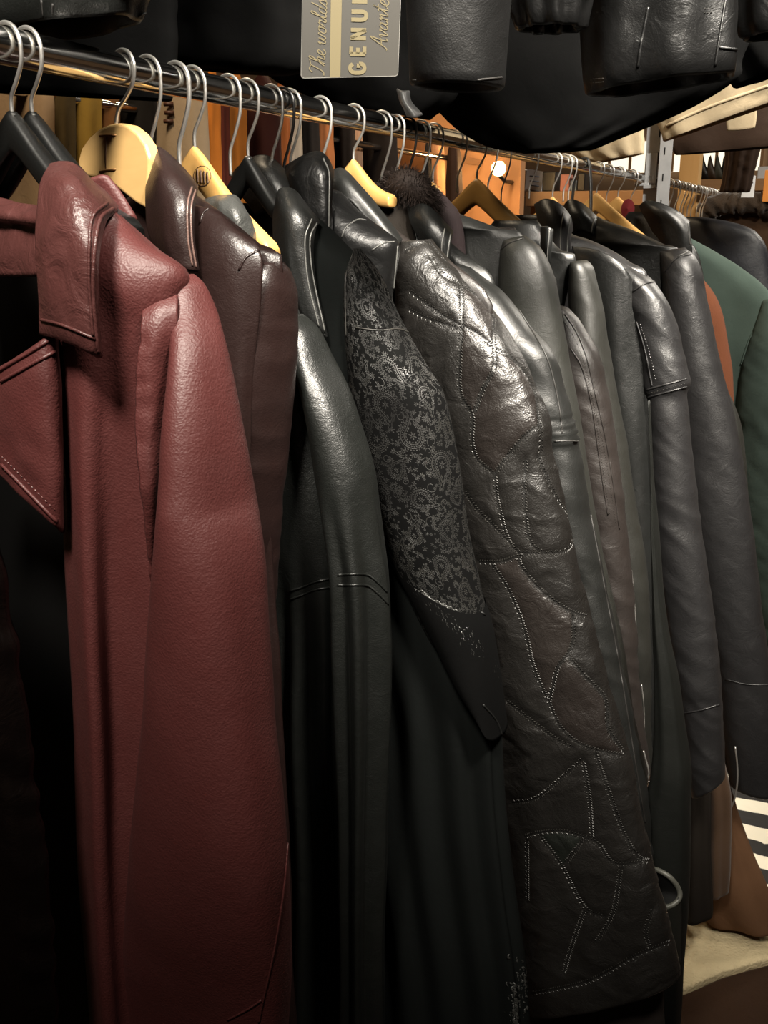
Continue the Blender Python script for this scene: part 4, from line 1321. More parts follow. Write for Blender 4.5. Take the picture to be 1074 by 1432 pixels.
def hook_pts(Y, tilt=0.0, neck=0.105, flip=1, R=0.0205):
    """over the rail and down to the hanger neck"""
    zc = RAIL_Z + RAIL_R - R + 0.0032
    pts = []
    for a in np.linspace(200, -10, 22):
        a = math.radians(a)
        pts.append((R * math.cos(a), zc + R * math.sin(a)))
    k = neck / .105
    pts += [(R * .98, zc - .012 * k), (R * .86, zc - .028 * k), (R * .45, zc - .05 * k), (R * .1, zc - .066 * k), (0, zc - .078 * k), (0, zc - neck + .004)]
    c, s = math.cos(math.radians(tilt)), math.sin(math.radians(tilt))
    return crom([np.array([flip * u * c, Y - flip * u * s, z]) for u, z in pts], 60), zc - neck


def wood_body(Y, th, zt, half=0.2, drop=0.085, ht=0.036, d=0.0065, tilt=0.0):
    """shaped wooden shoulder arms, in the plane of the coat"""
    pl = Plane(Y, th)
    n = 60
    V, Fc = [], []
    k = 16
    for i in range(n + 1):
        u = -half + 2 * half * i / n
        a = abs(u) / half
        zt_ = zt + 0.004 - drop * (a ** 1.25) - 0.012 * math.sin(math.pi * a) + 0.006 * math.exp(-(u / .03) ** 2) + tilt * u
        hh = (ht * (1 - .42 * a)) * (1.0 if a < .97 else .7) / 2
        dd = d * (1 + .9 * a)
        for q in range(k):
            an = 2 * math.pi * q / k
            cs, sn = math.cos(an), math.sin(an)
            z = zt_ - ht / 2 + hh * math.copysign(abs(sn) ** .6, sn)
            V.append(pl.loc(u, z, dd * math.copysign(abs(cs) ** .6, cs) + .008 * a * a))
    for i in range(n):
        for q in range(k):
            Fc.append((i * k + q, i * k + (q + 1) % k, (i + 1) * k + (q + 1) % k, (i + 1) * k + q))
    Fc += [tuple(range(k))[::-1], tuple(n * k + q for q in range(k))]
    return V, Fc


def hanger(px_x, kind, label, th=9, tilt=None, group=None, wire='wire', body=True, neck=0.105, flip=1, half=.2, rw=.0020, drop=.085, ht=.036, name=None, slope=0.0):
    Y = rail_y(px_x)
    r = thing(name or {'wood': 'wooden_hanger', 'plastic': 'plastic_hanger', 'wire': 'coat_hanger'}[kind], label, 'hanger', (0, Y, RAIL_Z - .1), group)
    P, zt = hook_pts(Y, th if tilt is None else tilt, neck, flip)
    h = Geo()
    h.add(*tube_geo(P, rw, 8))
    h.build('hook', M[wire], r, True, None)
    if body:
        b = Geo()
        b.add(*wood_body(Y, th, zt, half, drop, ht, .0065 if kind == 'wood' else .008, slope))
        b.build('shoulder_bar', M['beech' if kind == 'wood' else 'plastic'], r)
        if kind == 'plastic':
            c = Geo()
            c.add(*tube_geo([np.array([0, Y, zt - .004]), np.array([0, Y, zt + .006]), np.array([0, Y, zt + .009])], [.006, .006, .004], 12))
            c.build('neck', M['plastic'], r)
    return r


hanger(8, 'plastic', 'black plastic hanger at the left edge of the frame, holding the maroon coat', half=.13, drop=.085, neck=.062)
hanger(37, 'plastic', 'black plastic hanger with a tall bright hook just behind the maroon collar', half=.13, drop=.085, neck=.060)


def paddle_hanger():
    """wide flat wooden hanger with two staples, its round head facing the viewer"""
    Y = rail_y(172)
    pl = Plane(Y, 14)
    r = thing('wooden_hanger', 'broad pale wooden hanger with a rounded head and two staples, behind the maroon collar', 'hanger', (0, Y, RAIL_Z - .1))
    P, zt = hook_pts(Y, 14, .06)
    top = pl.px(162, 173)
    P = np.array(P)
    sh = np.linspace(0, 1, 60) ** 3
    P = P + sh[:, None] * (top - P[-1])[None] * 1.0
    P[-1] = P[-1] - UPW * .006
    h = Geo()
    h.add(*tube_geo(P, .0023, 8))
    h.build('hook', M['wire'], r)
    out = [(110, 243), (109, 224), (113, 208), (124, 192), (138, 180), (152, 174), (165, 172), (178, 175), (192, 186), (203, 202), (209, 222), (207, 250), (205, 292), (190, 284), (150, 252), (128, 248)]
    gg = Geo()
    F3 = [pl.px(x, y, .008) for x, y in out]
    B3 = [q - pl.n * .016 for q in F3]
    n = len(out)
    gg.add(F3 + B3, [tuple(range(n)), tuple(range(2 * n - 1, n - 1, -1))] + [(k, n + k, n + (k + 1) % n, (k + 1) % n) for k in range(n)])
    bevel(gg.build('shoulder_bar', M['beech_pale'], r, False), .003, 3)
    st = Geo()
    for a, b in (((139, 190), (160, 189)), ((139, 240), (160, 237))):
        A, B = pl.px(*a, .0088), pl.px(*b, .0088)
        st.add(*tube_geo(crom([A - pl.n * .003, A, (A + B) / 2 + UPW * .0006, B, B - pl.n * .003], 16), .0011, 6))
    st.build('staple', M['staple'], r)
    sm = Geo()
    sm.add(*tube_geo([pl.px(149, 192, .0082), pl.px(148, 214, .0082), pl.px(148, 238, .0082)], .0004, 6))
    sm.build('joint_line', M['ink'], r)


paddle_hanger()
hanger(205, 'wire', 'steel hook of the hanger directly right of the broad pale wooden hanger head', body=False, neck=.095)
hanger(245, 'wire', 'steel hook holding the dark chocolate brown leather coat', body=False, neck=.098, rw=.0026)
hw = hanger(268, 'wood', 'wooden hanger with a round barred logo burnt into its head', th=8, half=.118, drop=.092, ht=.046, neck=.074)
# burnt round mark with bars
plw = Plane(rail_y(268), 8)
bw = None
for ch in hw.children:
    if ch.name.startswith('shoulder_bar'):
        vv = [Vector(v.co) + hw.location for v in ch.data.vertices]
        bw = BVHTree.FromPolygons(vv, [tuple(p.vertices) for p in ch.data.polygons])
mk = Geo()
ring = []
for k in range(41):
    a = 2 * math.pi * k / 40
    ring.append((283 + 12 * math.cos(a), 246 + 14 * math.sin(a)))
for ln, rr in [(ring, .0004)] + [([(276 + 4.6 * k, 237 + 1.2 * k), (277 + 4.6 * k, 255 + 0.5 * k)], .0011) for k in range(4)]:
    q = crom(ln, 40)
    pts = []
    for x, y in q:
        h = bw.ray_cast(Vector(CAM), Vector(ray(x, y)))
        if h[0]:
            pts.append(np.array(h[0]))
    if len(pts) > 4:
        mk.add(*tube_geo(pts, rr, 6))
if mk.V:
    mk.build('burnt_logo', M['ink'], hw)
hanger(318, 'wire', 'thin steel hook right of the wooden hanger with the round logo', body=False, neck=.098)
hanger(344, 'plastic', 'black plastic hanger with a dark neck left of the black rounded collar', neck=.078, half=.085, drop=.065)
hanger(378, 'wire', 'steel hook left of a close trio of hooks above the black rounded collar', body=False, neck=.098)
hanger(394, 'wire', 'dark steel hook in the middle of the close trio of hooks', body=False, neck=.115, wire='wire_dark')
hanger(404, 'wire', 'bright steel hook at the right of the close trio of hooks', body=False, neck=.098)
hanger(447, 'wire', 'bright steel hook rising from the high edged black collar', body=False, neck=.10)
hanger(494, 'wood', 'wooden hanger with a rounded shoulder left of the fur collar', th=8, half=.075, drop=.04, ht=.034, neck=.066)
xs = [(533, 'steel hook above the fur collar, leftmost of the cluster there'), (551, 'steel hook above the fur collar, second of the cluster there'), (568, 'dark hook above the fur collar, third of the cluster there'),
      (588, 'steel hook at the right end of the cluster above the fur collar')]
for k, (x, lb) in enumerate(xs):
    hanger(x, 'wire', lb, body=False, neck=.115, wire='wire_dark' if k == 2 else 'wire')
hanger(606, 'wood', 'small wooden hanger tip right of the fur collar, beside the plum cloth', th=8, half=.10, drop=.07, neck=.088)
hanger(640, 'wire', 'steel hook left of the large wooden hanger in the middle of the rail', body=False, neck=.098)
hanger(668, 'wood', 'large wooden hanger in the middle of the rail on the broad shouldered coat', th=8, half=.19, drop=.128, ht=.052, neck=.073)
hanger(684, 'wire', 'steel hook right of the large wooden hanger in the middle of the rail', body=False, neck=.10)
hanger(703, 'wire', 'thin dark hook crossing the glow of the lamp', body=False, neck=.12, wire='wire_dark', rw=.0016)
hanger(742, 'wire', 'steel hook where the bright stretch of rail begins', body=False, neck=.10)
hanger(775, 'wood', 'small pale wooden hanger behind the black bomber collar', th=6, half=.09, drop=.05, neck=.095)
hanger(790, 'wire', 'steel hook left of the black strap looped on the rail', body=False, neck=.10)
hanger(797, 'wire', 'bright steel hook nearest to the black strap looped on the rail', body=False, neck=.10)
hanger(836, 'wood', 'wooden hanger right of the black strap, above the charcoal coat', th=8, half=.21, drop=.14, ht=.052, neck=.074)
hanger(850, 'wire', 'steel hook above the wooden hanger right of the black strap', body=False, neck=.10)
rh = hanger(866, 'wood', 'wooden hanger with a dark red disc, left of the metal post', th=8, half=.17, drop=.11, ht=.05, neck=.078)
yy = rail_y(866)
pr = Plane(yy, 8)
gd = Geo()
c0 = pr.px(878, 292, .03)
gd.add([c0 + pr.n * .004] + [c0 + (pr.e * math.cos(a) * .022 + UPW * math.sin(a) * .03) for a in np.linspace(0, 6.283, 25)[:-1]], [(0, k + 1, (k + 1) % 24 + 1) for k in range(24)])
gd.build('red_disc', M['red'], rh, False, 'dark red felt disc')
hanger(884, 'wire', 'last steel hook on the rail before the metal post', body=False, neck=.10)
# strap looped over the rail
ys = rail_y(815)
g = Geo()
pts = crom([np.array([x, ys + dy, z]) for x, dy, z in ((-.03, 0, RAIL_Z - .17), (-.022, 0, RAIL_Z - .03), (-.014, 0, RAIL_Z + .012), (0, 0, RAIL_Z + .0185), (.014, 0, RAIL_Z + .012), (.024, -.005, RAIL_Z - .04), (.03, -.01, RAIL_Z - .12), (.032, -.01, RAIL_Z - .2))], 40)
V, Fc = [], []
for p in pts:
    for a, b in ((-.012, 0), (.012, 0), (.012, .003), (-.012, .003)):
        V.append(p + np.array([b, a, b]))
for i in range(39):
    for q in range(4):
        Fc.append((i * 4 + q, i * 4 + (q + 1) % 4, (i + 1) * 4 + (q + 1) % 4, (i + 1) * 4 + q))
g.add(V, Fc)
tag(g.build('leather_strap', M['black'], None), 'black strap looped over the rail left of the metal post', 'strap')
# crowded bare hooks past the post
proto = None
rr = random.Random(4)
for k in range(22):
    Y = 4.1 + k * .125 + rr.uniform(-.03, .03)
    if proto is None:
        proto = thing('coat_hanger', 'steel hanger hook crowded on the rail beyond the metal post', 'hanger', (0, Y, RAIL_Z - .1), 'hooks beyond the metal post')
        P, zt = hook_pts(Y, 10, .125)
        h = Geo()
        h.add(*tube_geo(P, .0028, 6))
        hk = h.build('hook', M['wire'], proto)
        continue
    c = proto.copy()
    COL.objects.link(c)
    c.location = (0, Y, RAIL_Z - .1)
    c.rotation_euler = (0, 0, rr.uniform(-.5, .5))
    for ch in proto.children:
        d = ch.copy()
        d.parent = c
        COL.objects.link(d)

# slotted upright post
Yp = 3.72
pp = Plane(Yp, 0)
g = Geo()
A = pp.px(898, 285)
B = pp.px(919, 285)
Cc = pp.px(936, 285)
ux, uy, uz = A[0], B[0], Cc[0]
wl = uy - ux
# angle section: left flange, web with slots, bright right flange
zt0, zb0 = 2.75, FL
g.box((ux + wl / 2, Yp + .004, (zt0 + zb0) / 2), (wl / 2, .002, (zt0 - zb0) / 2))
g.box((uy + .002, Yp - .014, (zt0 + zb0) / 2), (.002, .018, (zt0 - zb0) / 2))
g.box(((uy + uz) / 2 + .002, Yp - .032, (zt0 + zb0) / 2), ((uz - uy) / 2, .002, (zt0 - zb0) / 2))
post = thing('shelving_post', 'galvanised slotted metal post that carries the rail', 'post', (ux, Yp, FL))
g.build('upright', M['zinc'], post, False)
g = Geo()
for k in range(30):
    z = 0.1 + k * .085
    if z < 2.7:
        g.box((ux + wl * .86, Yp - .0, z), (.003, .003, .018))
        g.box((uy + .006 + (uz - uy) * .3, Yp - .0335, z + .02), (.002, .001, .012))
g.build('slot', M['lining'], post, False)
g = Geo()
g.box((ux + wl * .45, Yp - .002, RAIL_Z + .03), (wl * .38, .004, .05))
g.box((ux + wl * .45, Yp - .006, RAIL_Z - .03), (wl * .42, .008, .006))
g.box((ux / 2, Yp, RAIL_Z - RAIL_R - .006), (max(abs(ux) / 2 + .02, .02), .012, .005))
bevel(g.build('bracket', M['zinc'], post, False), .0015)

# =================================================================== UPPER RAIL OF JACKETS
UZ = 2.42
g = Geo()
g.add(*tube_geo([np.array([-0.02, y, UZ]) for y in np.linspace(0.3, 4.4, 30)], RAIL_R, 20))
tag(g.build('clothes_rail', M['chrome']), 'upper clothes rail carrying the row of jackets above', 'clothes rail')


def upper(kind, label, Y, th, rows, mat, seed, cat='jacket', nr=60, ns=60, t0=.05, dsp=None, zu=2.36, uu=(-.08, .08), p=.8):
    pl = Plane(Y, th)
    c = thing(kind, label, cat, (0, Y, 2.3), 'jackets on the upper rail')
    lf = Loft(pl, [('w', uu[0], zu, uu[1], zu, .02)] + rows, nr, ns, p, dsp or wrinkle(seed, .006, .004, 9, .003), True)
    lf.build('body', mat, c)
    return pl, c, lf


bg_ = leather('upper_black_leather', (.003, .003, .003), .30, .0002, 560, .0024, spec=.28)
pl, c, lf = upper('leather_jacket', 'black leather jacket on the upper rail, its creased hem at the top left corner', .84, 8,
                  [(-160, -120, 250, -120, .05), (-140, -10, 226, -30, .05), (-120, 50, 212, -4, .05), (-110, 72, 206, 16, .045)], M['black_grain'], 201)
seams(lf, 'seam', [[(62, 40), (58, 0)], [(72, 50), (74, 5)], [(118, 52), (160, 38), (203, 18)]], M['thread_dark'], .0012)
pl, c, lf = upper('leather_jacket', 'dark jacket on the upper rail, hanging down behind the left end of the lower rail', 1.12, 6,
                  [(-200, -60, 262, -60, .05), (-190, 60, 256, 60, .05), (-170, 100, 250, 110, .05), (-140, 118, 244, 139, .045)], M['velvet'], 202, uu=(-.3, .05))
pl, c, lf = upper('leather_jacket', 'dark jacket on the upper rail above the trio of hooks', 1.36, 6,
                  [(180, -60, 440, -60, .05), (185, 40, 436, 40, .05), (190, 78, 424, 100, .05), (195, 86, 336, 104, .03)], M['velvet'], 203, uu=(-.15, .1))
pl, c, lf = upper('leather_jacket', 'black jacket on the upper rail directly behind the hanging tag', 1.62, 6,
                  [(330, -60, 655, -60, .05), (340, 60, 650, 60, .05), (378, 110, 640, 130, .05), (430, 134, 600, 166, .04)], M['velvet'], 204, uu=(-.2, .15))
# grey satin lining edge
pl2 = Plane(1.5, 6)
Sheet(pl2, [[(556, 125, .0), (562, 128, .01), (572, 128, .0)], [(560, 140, .0), (566, 142, .012), (574, 142, 0)], [(566, 152, 0), (574, 154, .012), (584, 154, 0)], [(570, 162, 0), (580, 164, .01), (590, 160, 0)]], 14, 20, .004).build('lining_edge', leather('grey_satin', (.07, .07, .07), .35), c, 'crumpled grey satin lining')

# sleeve with plain hem at centre top
pV = Plane(1.06, 8)
cV = thing('leather_jacket', 'black leather upper jacket whose plain sleeve end hangs right of the tag', 'jacket', (0, 1.06, 2.3), 'jackets on the upper rail')
lv = Loft(pV, [('w', -.05, 2.36, .12, 2.36, .03), (560, -260, 735, -260, .05), (566, -100, 728, -100, .052), (570, 0, 716, 0, .052), (573, 60, 711, 58, .052), (575, 121, 706, 116, .05)], 90, 64, .85,
          lambda ph, s, P: 0.003 * nz(P[0] * 12, P[1] * 12, P[2] * 8), True, True, .003)
lv.build('sleeve', leather('upper_soft_leather', (.004, .004, .004), .42, .0003, 560, .0016, spec=.28), cV)
seams(lv, 'seam', [[(578, 112), (640, 114), (702, 108)]], M['thread_dark'], .001)

pl, c, lf = upper('leather_jacket', 'black upper jacket with a rounded cuff, just right of the plain sleeve end', 1.30, 6,
                  [(705, -120, 835, -120, .05), (706, -20, 829, -30, .05), (712, 20, 826, 10, .045), (720, 42, 822, 33, .04)], bg_, 206, uu=(-.05, .1))
pl, c, lf = upper('leather_jacket', 'glossy black leather jacket on the upper rail, pocket stitching near its hem', 1.42, 5,
                  [(806, -140, 1042, -140, .06), (812, -20, 1037, -30, .062), (820, 60, 1035, 50, .062), (824, 110, 1034, 80, .06), (826, 132, 1031, 100, .055)], bg_, 207, uu=(-.1, .2),
                  dsp=wrinkle(207, .006, .004, 7, .002))
seams(lf, 'seam', [[(1018, -20), (1008, 40), (1000, 92)], [(1004, 66), (1020, 68), (1034, 70)], [(907, 10), (897, 60), (892, 94)]], M['black_gloss'], .0018)
stitches(lf, 'stitching', [[(829, 110), (836, 110), (847, 109)], [(829, 115), (838, 115), (847, 114)], [(984, 12), (992, 12), (999, 11)], [(983, 18), (992, 18), (999, 17)]], M['thread'], .004, .003, .0008)
pl, c, lf = upper('leather_jacket', 'black jacket whose deep dark hem sweeps down to the middle of the lower rail', 1.78, -6,
                  [(560, -60, 1062, -60, .06), (580, 60, 1052, 40, .06), (600, 130, 1040, 85, .06), (640, 180, 1030, 112, .055), (690, 206, 968, 150, .05), (726, 213, 838, 207, .045)], M['velvet'], 208, uu=(-.25, .25))
pl, c, lf = upper('leather_jacket', 'black leather jacket on the upper rail in the top right corner', 1.60, 4,
                  [(1020, -100, 1200, -100, .05), (1026, 0, 1200, -10, .05), (1030, 40, 1200, 20, .05), (1034, 54, 1200, 34, .045)], bg_, 209, uu=(.1, .3))
pl, c, lf = upper('leather_jacket', 'black jacket on the upper rail showing only its shadowed hem at the right edge', 2.1, 4,
                  [(960, -60, 1190, -60, .05), (980, 40, 1190, 20, .05), (1010, 96, 1190, 50, .05), (1025, 122, 1190, 60, .045)], M['velvet'], 210, uu=(.0, .3))
# canvas coats further along
canvas = leather('beige_canvas', (.46, .37, .24), .8, .0002, 900, .002, spec=.2)
pl, c, lf = upper('canvas_coat', 'beige canvas coat on the upper rail, its pale hem slanting across the top right', 2.75, -8,
                  [(900, -40, 1190, -60, .06), (905, 60, 1190, 20, .06), (915, 150, 1190, 70, .06), (930, 196, 1190, 104, .05)], canvas, 211, 'coat', uu=(.0, .3))
seams(lf, 'hem_band', [[(932, 176), (990, 150), (1074, 120)]], canvas, .004)
pl, c, lf = upper('canvas_coat', 'second beige canvas coat on the upper rail, left of the metal post', 3.35, -6,
                  [(760, 60, 905, 60, .05), (775, 150, 900, 140, .05), (800, 215, 900, 190, .05), (830, 228, 900, 214, .04)], canvas, 212, 'coat', uu=(-.2, .05))
dk = leather('dark_umber_cloth', (.045, .026, .017), .8, .0002, 900, .002, spec=.2)
pl, c, lf = upper('suede_coat', 'dark brown coat on the upper rail below the slanting beige hem', 4.15, -4,
                  [(930, 60, 1190, 40, .06), (935, 150, 1190, 130, .06), (938, 200, 1190, 180, .06), (945, 216, 1190, 196, .05)], dk, 213, 'coat', uu=(.0, .4))
pl2 = Plane(3.9, 0)
Sheet(pl2, [[(1016, 150, 0), (1036, 148, .005), (1056, 146, 0)], [(1016, 166, 0), (1036, 166, .005), (1057, 162, 0)], [(1018, 182, 0), (1036, 181, .004), (1055, 178, 0)]], 12, 12, .006).build('pocket_flap', canvas, c, 'small beige pocket flap')
pl, c, lf = upper('suede_coat', 'umber brown coat whose narrow hem drops to the packed hooks', 4.6, -4,
                  [(1010, 100, 1090, 100, .04), (1012, 180, 1070, 180, .04), (1014, 225, 1058, 225, .04), (1006, 268, 1048, 268, .035)], dk, 214, 'coat', uu=(.1, .3))

# ------------------------------------------------------------------ swing tag with lettering
pt = Plane(0.70, -26)
ct = thing('swing_tag', 'grey-brown hang tag with gold lettering dangling in front of the upper jackets', 'tag', pt.px(490, 109))
card = plain('tag_card', (.026, .024, .020), .42, var=.05, scale=60)
gold = plain('tag_gold', (.10, .082, .042), .42, .15)
silver = plain('tag_pale_edge', (.09, .087, .08), .5)
out = [(425, -130), (565, -132), (556.5, 101), (556, 104.5), (553, 106.5), (426, 109.5), (422.5, 108.8), (421, 105.5)]
FR = [pt.px(x, y, .0) for x, y in out]
BK = [q - pt.n * .0009 for q in FR]
n = len(out)
g = Geo()
g.add(FR + BK, [tuple(range(n)), tuple(range(2 * n - 1, n - 1, -1))] + [(k, n + k, n + (k + 1) % n, (k + 1) % n) for k in range(n)])
g.build('card', card, ct, False)
g = Geo()
g.add(*tube_geo([q + pt.n * .0001 for q in FR], .00035, 6, True))
g.build('edge', silver, ct)
g = Geo()
st = [pt.px(x, y, .0004) for x, y in ((464.5, -130), (480.5, -130), (476, 108), (461, 108.4))]
g.add(st, [(0, 1, 2, 3)])
g.build('gold_stripe', gold, ct, False)


def letter_strokes(gg, strokes, org, ex, ey, size, w):
    """strokes in em units -> flat ribbons on the tag, origin/axes in picture pixels"""
    for s in strokes:
        q = crom(s, max(8, 6 * len(s))) if len(s) > 2 else np.array(s, float)
        P = [pt.px(org[0] + size * (a * ex[0] + b * ey[0]), org[1] + size * (a * ex[1] + b * ey[1]), .0005) for a, b in q]
        P = np.array(P)
        T = np.gradient(P, axis=0)
        S = np.cross(T, pt.n)
        S /= np.linalg.norm(S, axis=1, keepdims=True) + 1e-12
        V = []
        for p_, s_ in zip(P, S):
            V += [p_ - s_ * w, p_ + s_ * w]
        gg.add(V, [(2 * i, 2 * i + 1, 2 * i + 3, 2 * i + 2) for i in range(len(P) - 1)])


def line(*p):
    return [p[0], p[1]]


# block capitals drawn from thick strokes (x to the right of the text, y up)
BLK = {
    'G': ([[(.66, .80), (.50, .95), (.28, .94), (.12, .76), (.10, .48), (.14, .2), (.30, .04), (.52, .05), (.66, .18), (.68, .40)], [(.42, .42), (.70, .42)]], .82),
    'E': ([[(.14, 0), (.14, 1)], [(.14, .93), (.62, .93)], [(.14, .5), (.56, .5)], [(.14, .07), (.64, .07)]], .74),
    'N': ([[(.14, 0), (.14, 1)], [(.14, .98), (.66, .02)], [(.66, 0), (.66, 1)]], .84),
    'U': ([[(.14, 1), (.14, .3), (.24, .08), (.42, .04), (.58, .1), (.66, .3), (.66, 1)]], .84),
    'I': ([[(.14, 0), (.14, 1)]], .30),
}
g = Geo()
x0, y0 = 510.0, 104.0
adv = 0
ex, ey = (0.035, -1.0), (-1.0, -0.02)
for chh in 'GENUINE':
    strokes, wd = BLK[chh]
    letter_strokes(g, strokes, (x0 + ex[0] * adv, y0 + ex[1] * adv), ex, ey, 21.5, .00165)
    adv += 21.5 * wd * 1.42
g2 = g
g2.build('lettering', gold, ct, False, 'gold block capitals')
# connected script, hand drawn
SCR = {
    'T': ([[(.0, .78), (.15, .98), (.45, .92), (.8, 1.0)], [(.45, .95), (.36, .5), (.22, .1), (.0, .05)]], .62),
    'h': ([[(.0, .05), (.3, .7), (.36, 1.0), (.24, .95), (.14, .0)], [(.16, .2), (.34, .5), (.44, .4), (.4, .08), (.52, .04), (.6, .12)]], .56),
    'e': ([[(.0, .12), (.24, .24), (.34, .42), (.22, .5), (.1, .3), (.14, .06), (.3, .0), (.46, .12)]], .44),
    'w': ([[(.0, .3), (.1, .48), (.1, .1), (.24, .04), (.36, .46), (.36, .1), (.5, .04), (.62, .46), (.72, .44)]], .7),
    'o': ([[(.34, .46), (.16, .46), (.04, .2), (.14, .02), (.32, .06), (.38, .32), (.28, .48), (.5, .42)]], .46),
    'r': ([[(.0, .1), (.16, .5), (.2, .42), (.34, .46), (.28, .1), (.4, .02), (.48, .1)]], .44),
    'l': ([[(.0, .1), (.28, .7), (.32, 1.0), (.2, .9), (.14, .2), (.24, .02), (.38, .12)]], .36),
    'd': ([[(.34, .44), (.14, .46), (.02, .2), (.12, .02), (.3, .16), (.5, 1.0)], [(.36, .46), (.32, .1), (.42, .02), (.54, .12)]], .52),
    's': ([[(.0, .1), (.2, .5), (.3, .3), (.26, .04), (.06, .04)], [(.26, .04), (.44, .12)]], .42),
    'm': ([[(.0, .4), (.1, .48), (.1, .0)], [(.1, .3), (.26, .5), (.3, .0)], [(.3, .3), (.46, .5), (.5, .06), (.62, .1)]], .62),
    'A': ([[(.0, .05), (.14, .1), (.42, .8), (.56, 1.0), (.52, .4), (.56, .02), (.68, .1)], [(.16, .42), (.4, .36), (.64, .44)]], .70),
    'v': ([[(.0, .36), (.1, .48), (.16, .06), (.24, .04), (.38, .4), (.34, .48), (.5, .44)]], .46),
    'a': ([[(.34, .42), (.14, .46), (.02, .2), (.12, .02), (.28, .14), (.36, .46), (.34, .1), (.42, .02), (.54, .12)]], .52),
    'n': ([[(.0, .4), (.1, .48), (.1, .0)], [(.1, .28), (.28, .5), (.32, .06), (.46, .08)]], .46),
    't': ([[(.0, .12), (.2, .6), (.26, .9), (.16, .3), (.2, .04), (.34, .1)], [(.02, .58), (.4, .62)]], .36),
    ' ': ([], .3),
}


def script(text, x0, y0, size, w):
    adv = 0
    for chh in text:
        strokes, wd = SCR[chh]
        sh = [[(a + .28 * b, b) for a, b in s] for s in strokes]
        letter_strokes(g3, sh, (x0 + ex[0] * adv, y0 + ex[1] * adv), ex, ey, size, w)
        adv += size * wd * 1.0


g3 = Geo()
script('The worlds m', 454.0, 106.0, 22.0, .00038)
script('Avante', 541.5, 71.0, 24.0, .00038)
g3.build('script_lettering', gold, ct, False, 'gold script words')
g = Geo()
g.add(*tube_geo([pt.px(495, -120, .001), pt.px(497, -260, -.03), pt.px(500, -420, -.06)], .0006, 6))
g.build('string', M['thread'], ct)

# =================================================================== THE SHOP AROUND
def slab(name, lo, hi, mat):
    g = Geo()
    lo, hi = np.array(lo, float), np.array(hi, float)
    g.box((lo + hi) / 2, (hi - lo) / 2)
    return struct(g.build(name, mat, None, False))


floor_m = wood('floor_boards', (.035, .02, .012), (.06, .035, .02), .55, 1, 2.0)
slab('floor', (-4, -2.2, FL - .05), (4, 9.5, FL), floor_m)
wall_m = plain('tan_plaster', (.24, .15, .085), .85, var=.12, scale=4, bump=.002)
dark_m = plain('dark_ceiling', (.03, .024, .02), .9, var=.2, scale=5)
slab('wall_left', (-4.1, -2.2, FL), (-4, 9.5, 3.2), wall_m)
slab('wall_right', (4, -2.2, FL), (4.1, 9.5, 3.2), wall_m)
slab('wall_back', (-4.1, 9.5, FL), (4.1, 9.6, 3.2), wall_m)
slab('wall_front', (-4.1, -2.3, FL), (4.1, -2.2, 3.2), wall_m)
slab('ceiling', (-4.1, -2.3, 3.2), (4.1, 9.6, 3.3), dark_m)

# rugs
rugm = leather('fleece_rug', (.56, .46, .28), .95, .004, 120, .010, spec=.1, var=.22)


def rug(name, label, poly, mat, h=.02, z=0.0, cat='rug'):
    P = [on_floor(x, y, z) for x, y in poly]
    Pc = crom(P + [P[0]], 90)[:-1]
    n = len(Pc)
    c = Pc.mean(0)
    V, Fc = [], []
    for f, zz in ((1.0, 0), (1.0, h * .7), (.97, h), (.6, h), (.3, h)):
        for k, q in enumerate(Pc):
            d = q - c
            wob = 1 + .012 * nz(q[0] * 30, q[1] * 30, f * 3)
            V.append(c + d * f * wob + UPW * (zz + (.004 * nz(q[0] * 40 * f, q[1] * 40 * f, 2) if zz == h else 0)))
    for i in range(4):
        for k in range(n):
            Fc.append((i * n + k, i * n + (k + 1) % n, (i + 1) * n + (k + 1) % n, (i + 1) * n + k))
    V.append(c + UPW * h)
    Fc += [(4 * n + k, 4 * n + (k + 1) % n, 5 * n) for k in range(n)]
    o = mesh_obj(name, V, Fc, mat)
    tag(o, label, cat)
    return o


rug('fleece_rug', 'cream fleece rug on the floor at the bottom right', [(860, 1300), (900, 1270), (1000, 1262), (1120, 1270), (1180, 1300), (1150, 1330), (1074, 1350), (1010, 1368), (955, 1392), (900, 1400), (850, 1350)], rugm)
rug('brown_rug', 'dark brown rug in the bottom right corner', [(700, 1480), (900, 1412), (955, 1396), (1010, 1373), (1074, 1355), (1150, 1335), (1300, 1330), (1300, 1560), (700, 1600)], leather('brown_hide', (.035, .018, .010), .9, .003, 140, .008, spec=.1), .012)


def zebra_mat():
    m, nt, b = newmat('zebra_hide')
    L = nt.links.new
    tc = N(nt, 'ShaderNodeTexCoord')
    wv = N(nt, 'ShaderNodeTexWave', bands_direction='Y')
    wv.inputs['Scale'].default_value = 2.3
    wv.inputs['Distortion'].default_value = 1.6
    wv.inputs['Detail'].default_value = 1.0
    wv.inputs['Detail Scale'].default_value = 1.2
    L(tc.outputs['Object'], wv.inputs['Vector'])
    cr = N(nt, 'ShaderNodeValToRGB')
    cr.color_ramp.elements[0].position, cr.color_ramp.elements[1].position = .47, .53
    cr.color_ramp.elements[0].color = (.012, .010, .008, 1)
    cr.color_ramp.elements[1].color = (.72, .66, .52, 1)
    L(wv.outputs['Fac'], cr.inputs[0])
    L(cr.outputs[0], b.inputs['Base Color'])
    b.inputs['Roughness'].default_value = .85
    return m


rug('striped_rug', 'black and white striped rug on the floor beyond the cream fleece', [(960, 1090), (1090, 1080), (1200, 1110), (1210, 1200), (1180, 1246), (1060, 1250), (980, 1240)], zebra_mat(), .015)

